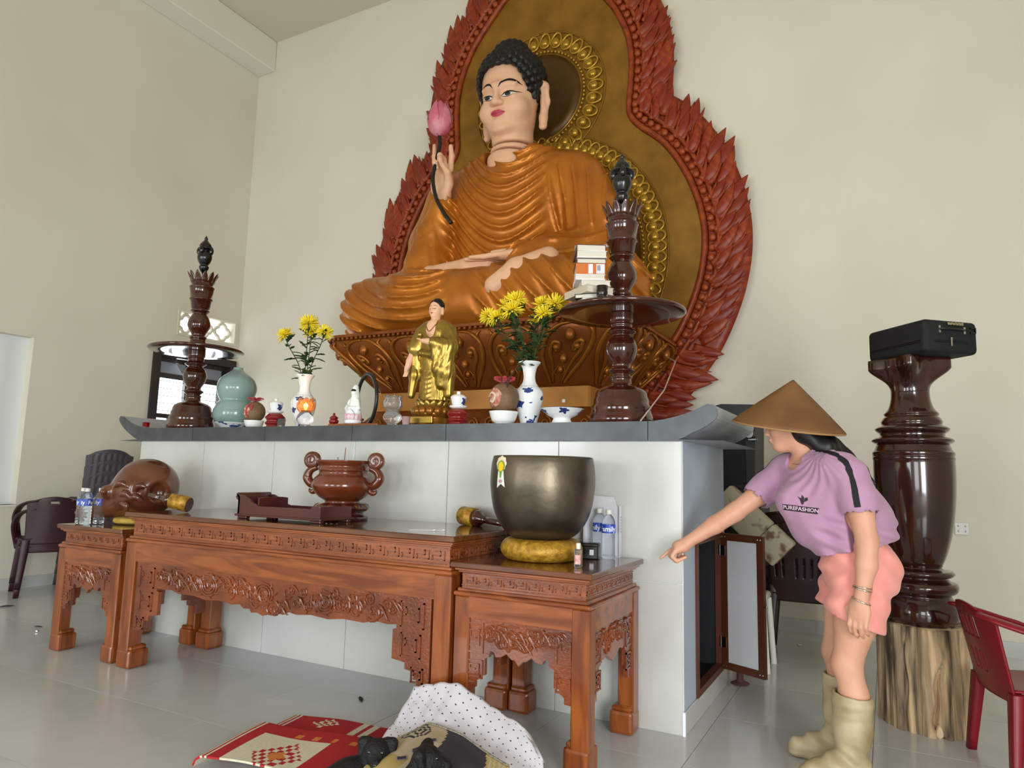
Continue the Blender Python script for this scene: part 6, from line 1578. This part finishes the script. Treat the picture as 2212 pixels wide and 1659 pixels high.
# water bottles
M_lab = pm('blue_label', '#2347b0', rough=.35); M_wat = pm('water', '#eaf4fa', rough=.02, trans=.96, ior=1.25)
tvF, tfF = text_shape('Family', .034, 0, True)
B0 = None
def bottle(x, y, z, rz, label, group):
    global B0
    if B0 is None:
        B0 = t = root('water_bottle', (x, y, z), rz, label, 'bottle', group)
        pr = [(.022, 0, 1), (.030, .004), (.0325, .014)]
        for k in range(5): pr += [(.0305, .024+.019*k), (.0325, .034+.019*k)]
        pr += [(.0318, .125), (.0322, .165), (.030, .180), (.020, .200), (.0125, .208), (.0125, .214, 1)]
        put('bottle_body', lathe(smooth_prof(pr, 3), 24), M_pet, t, True)
        put('label_band', lathe([(.0329, .122), (.0331, .124), (.0331, .160), (.0329, .162)], 28, False), M_lab, t, True)
        for a0 in (0, PI):
            v = np.array([(.0337*math.sin(a/.0335+a0), -.0337*math.cos(a/.0335+a0), .141+b) for a, b, _ in tvF]); mesh('label_text', v, tfF, M_white, t)
        put('cap', lathe([(.0145, .211), (.0148, .213), (.0148, .231), (.0135, .233)], 20), M_plaswhite, t, True)
    else:
        t = dup(B0, (x, y, z), rz, label); t['group'] = group
for x, y, rz, lb in ((-4.655, 2.775, -.9, 'water bottle with a blue band, leftmost of three on the far side table'), (-4.575, 2.755, -.6, 'water bottle with a blue band, front one of three on the far side table'), (-4.585, 2.85, -.4, 'water bottle with a blue band, rear one of three on the far side table')):
    bottle(x, y, HS, rz, lb, 'water bottles on the far side table')
for x, y, rz, lb in ((-1.195, 3.255, .2, 'water bottle with a blue band, front one of two behind the bronze bowl'), (-1.265, 3.315, -.8, 'water bottle with a blue band, rear one of two behind the bronze bowl')):
    bottle(x, y, HS, rz, lb, 'water bottles behind the bronze bowl')
t = root('white_carton', (-1.25, 3.352, HS), 0, 'open white carton standing against the altar behind the two water bottles', 'box')
M_card = pm('white_card', '#d2d2d8', rough=.7)
put('back_panel', prism([(-.105, 0), (.085, 0), (.085, .245), (.062, .245), (.045, .29), (-.06, .295), (-.105, .27)], 0, .004), M_card, t)
put('side_panel', box(.082, .086, -.022, .0, 0, .25), M_card, t); put('side_panel', box(-.107, -.103, -.022, .0, 0, .22), M_card, t)
put('bottom_panel', box(-.103, .082, -.022, 0, 0, .004), M_card, t)
put('print_line', join([box(.0862, .0866, -.013, -.009, .12+.014*k, .128+.014*k) for k in range(6)]), M_ink, t)
t = root('black_box', (-1.275, 3.20, HS), .2, 'small black box between the gold cushion and the water bottles', 'box')
put('body', box(-.05, .05, -.03, .03, 0, .062, .004), M_black, t); put('lid', box(-.052, .052, -.032, .032, .058, .075, .004), M_black, t); put('sticker', box(.01, .03, -.0335, -.0325, .02, .045), M_card, t)
t = root('small_gel_bottle', (-1.185, 2.855, HS), .2, 'tiny clear bottle with a white cap in front of the gold cushion', 'bottle')
put('bottle_body', box(-.017, .017, -.011, .011, 0, .078, .006, 2), M_pet, t, True); put('cap', lathe([(.009, .078), (.010, .08), (.010, .102), (.009, .104)], 16), M_plaswhite, t, True); put('label', box(-.012, .012, -.0118, -.011, .015, .055), pm('red_text_label', '#d9b7b2', '#c05a55', scale=60, rough=.5), t)

# ================================================================== on the floor in front
def tri_z(x): return x-math.floor(x)
# folded red mat
M_mr = pm('red_reed', '#b31f2a', '#a0161f', scale=60, stretch=(1, 6, 1), rough=.75); M_mw = pm('white_reed', '#d8d3bd', '#c9c3ab', scale=60, stretch=(1, 6, 1), rough=.75); M_mo = pm('orange_reed', '#c77a35', rough=.75)
mt = root('folded_reed_mat', (-2.16, 2.40, .0), .17, 'folded red and white woven reed mat lying on the floor', 'mat')
def mat_sheet(name, x0, x1, y0, y1, z0, pat, roll):
    nx, ny = 72, 40
    def f(u, v):
        x = x0+(x1-x0)*u; y = y0+(y1-y0)*v; e = min(u*(x1-x0), .05)/.05
        return (x, y, z0*(.35+.65*math.sqrt(max(0, 1-(1-e)**2)))+.004*math.sin(x*14+y*9)+roll*math.exp(-((v-0.0)*9)**2)*.0)
    s = sheet(f, nx, ny, .008)
    v = np.asarray(s[0]); mi = []
    for q in s[1]:
        c = v[list(q)].mean(0); mi.append(pat((c[0]-x0)/(x1-x0), (c[1]-y0)/(y1-y0)))
    return mesh(name, s[0], s[1], None, mt, False, None, [M_mr, M_mw, M_mo], mi)
def pat1(u, v):
    if u < .10: return 1 if int(u*100) % 3 == 1 else 0
    if .52 < u < .56 or .585 < u < .625: return 1 if v > .62 else 0
    for cu in (.30, .80):
        du, dv = (u-cu)/.028, (v-.86)/.036
        if abs(du)+abs(dv) < 3.4 and (math.floor(du+50)+math.floor(dv+50)) % 2 == 0: return 1
    if .50 < v < .56 and int(u*30) % 3 == 0 and u > .3: return 2
    return 0
def pat2(u, v):
    if u < .10: return 1 if int(u*100) % 3 == 1 else 0
    if .17 < u < .60 and v < .72:
        du, dv = (u-.42)/.030, (v-.25)/.075
        if abs(du)+abs(dv) < 5:
            if abs(du)+abs(dv) < 1.8: return 2
            return 0 if (math.floor(du+50)+math.floor(dv+50)) % 2 == 0 else 1
        return 1
    if .76 < v < .84 and int(u*26) % 3 == 0 and u > .35: return 2
    return 0
mat_sheet('lower_fold', -.33, .42, -.20, .26, .028, pat1, 0)
mat_sheet('upper_fold', -.345, .40, -.36, .02, .062, pat2, 0)
# dotted quilt heaped against the table legs
M_quilt = bpy.data.materials.new('dotted_white_quilt'); M_quilt.use_nodes = True
nt = M_quilt.node_tree; b = nt.nodes['Principled BSDF']; b.inputs['Roughness'].default_value = .85
tc = nt.nodes.new('ShaderNodeTexCoord'); mp = nt.nodes.new('ShaderNodeMapping'); mp.inputs['Rotation'].default_value = (0, 0, .7); mp.inputs['Scale'].default_value = (28, 28, 28)
vo = nt.nodes.new('ShaderNodeTexVoronoi'); vo.voronoi_dimensions = '2D'; vo.inputs['Randomness'].default_value = .12; vo.inputs['Scale'].default_value = 1
rp = nt.nodes.new('ShaderNodeValToRGB'); rp.color_ramp.elements[0].position = .085; rp.color_ramp.elements[0].color = rgb('#2a2730'); rp.color_ramp.elements[1].position = .11; rp.color_ramp.elements[1].color = rgb('#c9c5cc')
nt.links.new(tc.outputs['UV'], mp.inputs[0]); nt.links.new(mp.outputs[0], vo.inputs['Vector']); nt.links.new(vo.outputs['Distance'], rp.inputs[0]); nt.links.new(rp.outputs[0], b.inputs['Base Color'])
def with_uv(o, nu, nv, sx, sy):
    me = o.data; uv = me.uv_layers.new(name='uv'); n = (nu+1)*(nv+1)
    for p in me.polygons:
        for li in p.loop_indices:
            i = me.loops[li].vertex_index % n; uv.data[li].uv = (sx*(i//(nv+1))/nu, sy*(i % (nv+1))/nv)
qt = root('dotted_quilt', (-1.56, 2.46, 0), 0, 'white quilt with small black dots heaped in front of the table legs', 'quilt')
QU = [0, .35, .55, .8, 1]
QC = [np.array([(-.30, -.13, .015), (-.09, -.24, .02), (.09, -.28, .02), (.29, -.26, .015), (.40, -.18, .012)]),
      np.array([(-.30, .03, .11), (-.09, .0, .135), (.09, -.02, .115), (.28, -.02, .095), (.39, .03, .065)]),
      np.array([(-.29, .172, .252), (-.07, .18, .278), (.09, .172, .235), (.28, .12, .190), (.37, .05, .115)])]
def qf(u, v):
    R = [np.array([np.interp(u, QU, c[:, i]) for i in range(3)]) for c in QC]
    p = R[0]*(1-v)*(1-2*v)+R[1]*4*v*(1-v)+R[2]*v*(2*v-1)
    return (p[0], p[1], max(.012, p[2]+.007*math.sin(11*u+5*v)+.005*math.sin(19*v+6*u)+.003*math.sin(50*u+3*v)))
o = put('cover', sheet(qf, 50, 40, .030), M_quilt, qt, True); with_uv(o, 50, 40, .70, .52)
def qb(u, v):
    p = qf(u, 1.0) if True else None; return (p[0], p[1]+.012, p[2]*v)
put('filling', join(sheet(lambda u, v: (qf(u, 1)[0], qf(u, 1)[1]-.004, max(.0, (qf(u, 1)[2]-.012)*v)), 40, 4, .02), sheet(lambda u, v: (qf(0, u)[0]+.012, qf(0, u)[1], max(0, (qf(0, u)[2]-.012)*v)), 20, 4, .02), sheet(lambda u, v: (qf(1, u)[0]-.012, qf(1, u)[1], max(0, (qf(1, u)[2]-.012)*v)), 20, 4, .02)), pm('quilt_side', '#c4c0c8', rough=.9), qt, True)
put('bound_edge', tube([qf(0, v) for v in np.linspace(0, 1, 24)], .009, 6), pm('grey_binding', '#7d7a7a', '#b5b2b0', scale=90, rough=.9), qt, True)
# beige printed blanket in front of it
bk = root('printed_blanket', (-1.56, 2.12, 0), 0, 'beige blanket printed with rings and a dark band, under the black puppies', 'blanket')
M_bl = pm('beige_fleece', '#b5a68c', '#a89878', scale=9, rough=.95); M_bd = pm('dark_band_print', '#34333a', rough=.95); M_bo = pm('ochre_print', '#a58f55', rough=.95)
BU = [0, .22, .5, .75, 1]
BC = [np.array([(-.22, -.12, .018), (-.09, -.16, .035), (.08, -.17, .04), (.24, -.17, .03), (.34, -.14, .018)]),
      np.array([(-.22, .08, .085), (-.09, .08, .135), (.08, .07, .125), (.24, .04, .115), (.35, .03, .085)]),
      np.array([(-.21, .27, .118), (-.09, .325, .186), (.09, .30, .170), (.22, .255, .155), (.34, .215, .135)])]
def bf_(u, v):
    R = [np.array([np.interp(u, BU, c[:, i]) for i in range(3)]) for c in BC]
    p = R[0]*(1-v)*(1-2*v)+R[1]*4*v*(1-v)+R[2]*v*(2*v-1)
    return (p[0], p[1], max(.012, p[2]+.005*math.sin(9*u+4*v)+.004*math.sin(17*v+3*u)))
s = sheet(bf_, 66, 44, .018); vv = np.asarray(s[0]); n_ = 67*45; mi = []
for q in s[1]:
    i = np.array(q) % n_; u, v = (i//45).mean()/66, (i % 45).mean()/44; c = 0
    r = math.hypot((u-.215)*.56, (v-.86)*.46)
    if r < .050: c = 1 if int(r/.0085) % 2 == 1 else 0
    w = u-.66+.55*(v-.7)**2+.10*(v-.7)
    if -.20 < w < .17: c = 1
    if .10 < u < .34 and .22 < v < .55: c = 2
    if w > .17: c = 2 if int(w*40) % 2 else 0
    mi.append(c)
mesh('fleece', s[0], s[1], None, bk, True, None, [M_bl, M_bd, M_bo], mi)
put('underfold', sheet(lambda u, v: (bf_(u, 1)[0], bf_(u, 1)[1]-.006, max(0, (bf_(u, 1)[2]-.01)*v)), 40, 4, .014), M_bl, bk, True)
put('hem', tube([(a, b_, c_+.006) for a, b_, c_ in [bf_(u, 1) for u in np.linspace(.02, .98, 40)]], .006, 6), pm('blanket_hem', '#6f6a58', '#a8a290', scale=120, rough=.95), bk, True)
tr = bvh([q for q in bpy.data.objects if q.parent == bk and q.name.startswith('fleece')][0])
for k in range(3):
    sq = [(-.022, -.015), (.022, -.015), (.022, .015), (-.022, .015), (-.022, -.011), (-.018, -.011), (-.018, .011), (.018, .011), (.018, -.011), (-.022, -.011)]
    a, b_ = .02+.055*k, .10+.03*k
    decal('printed_square', tr, [fill_poly([(a-.02, b_-.012), (a+.02, b_-.012), (a+.02, b_+.012), (a-.02, b_+.012)], .01)], (0, 0, 1), (.8, .6, 0), (-.6, .8, 0), (0, 0, -1), pm('square_outline_%s' % 'abc'[k], '#8d8d90', rough=.9), bk, .002)
    decal('printed_square_core', tr, [fill_poly([(a-.016, b_-.009), (a+.016, b_-.009), (a+.016, b_+.009), (a-.016, b_+.009)], .01)], (0, 0, 1), (.8, .6, 0), (-.6, .8, 0), (0, 0, -1), M_bd, bk, .003)
# puppies
M_pup = pm('black_fur', '#08080a', '#121214', scale=60, rough=.6, bump=.5, bscale=160)
def puppy(x, y, rz, z, label):
    t = root('puppy', (x, y, z), rz, label, 'dog', 'black puppies on the blanket')
    S = Sculpt((-.30, -.26, -.005), (.12, .12, .21), .005)
    S.ell((-.02, .01, .06), (.060, .060, .062), .03); S.chain([(-.02, .0, .062), (-.09, -.05, .055), (-.15, -.13, .052)], [.062, .068, .064], .03)
    S.cone((-.01, .01, .085), (0, -.005, .125), .042, .040, .03)
    S.ell((0, -.012, .142), (.050, .050, .045), .02); S.cone((.004, -.04, .130), (.012, -.080, .118), .030, .021, .02); S.ell((.013, -.088, .122), (.013, .010, .009), .006)
    for q in (-1, 1):
        S.chain([(q*.034, .005, .172), (q*.056, .0, .168), (q*.062, -.012, .135)], [.016, .019, .011], .008)
        S.chain([(q*.035-.01, -.02, .05), (q*.045, -.075, .022), (q*.045+.01, -.115, .016)], [.030, .021, .016], .015); S.ell((q*.045+.012, -.122, .014), (.018, .023, .014), .008)
    S.chain([(-.14, -.17, .05), (-.11, -.20, .03), (-.07, -.205, .018)], [.048, .032, .018], .015); S.chain([(-.17, -.18, .05), (-.22, -.22, .03), (-.25, -.19, .02)], [.02, .013, .006], .01)
    S.half((0, 0, 0), (0, 0, -1))
    sculpted('body', S, M_pup, t, 1)
    for q in (-1, 1): put('eye', ball((q*.024+.004, -.053, .152), .0085, 10, 8), M_wet, t, True)
    put('nose', ball((.0135, -.096, .124), (.009, .006, .006), 10, 6), M_wet, t, True)
M_wet = pm('wet_black', '#0a0808', rough=.04, coat=1)
puppy(-1.725, 2.225, .45, -.0, 'black puppy raising its head between the red mat and beige blanket')
puppy(-1.47, 2.155, 1.9, .045, 'black puppy lying low on the beige blanket at the bottom edge, only its back showing')
# litter on the floor
def crumb(name, x, y, shape, m, label, cat):
    t = root(name, (x, y, 0), rf.uniform(0, 6), label, cat); put('piece', shape, m, t, True)
M_leafd = pm('dry_leaf', '#3a342c', rough=.9)
crumb('dry_leaf', -6.40, 3.28, sheet(lambda u, v: (-.06+.12*u, (v-.5)*.04*math.sin(PI*u), .004+.012*math.sin(PI*u)*abs(v-.5)), 10, 4, .002), M_leafd, 'dark dry leaf on the floor near the left wall', 'leaf')
crumb('dry_leaf', -5.45, 3.02, sheet(lambda u, v: (-.04+.08*u, (v-.5)*.02*math.sin(PI*u), .003+.008*math.sin(PI*u)*abs(v-.5)), 10, 4, .002), M_leafd, 'dark dry leaf on the floor left of the far side table', 'leaf')
crumb('bottle_cap', -5.29, 2.93, lathe([(.014, 0), (.015, .001), (.015, .014), (.013, .016)], 16), M_metal, 'shiny round cap on the floor left of the far side table', 'cap')
crumb('dark_stub', -2.375, 2.17, xf(lathe([(.011, 0), (.012, .002), (.012, .028), (.010, .03)], 14), (0, 0, .012), (PI/2, 0, 0)), pm('stub_brown', '#33201c', rough=.5), 'small dark stub on the floor left of the folded red mat', 'stub')
crumb('dry_leaf', -2.45, 3.0, sheet(lambda u, v: (-.05+.1*u, (v-.5)*.022*math.sin(PI*u), .003+.008*math.sin(PI*u)*abs(v-.5)), 10, 4, .002), M_leafd, 'dark dry leaf on the floor under the long table', 'leaf')
crumb('paper_scrap', -.60, 5.62, ball((0, 0, .006), (.02, .014, .006), 8, 5), M_white, 'tiny white scrap on the floor below the brown chairs', 'scrap')
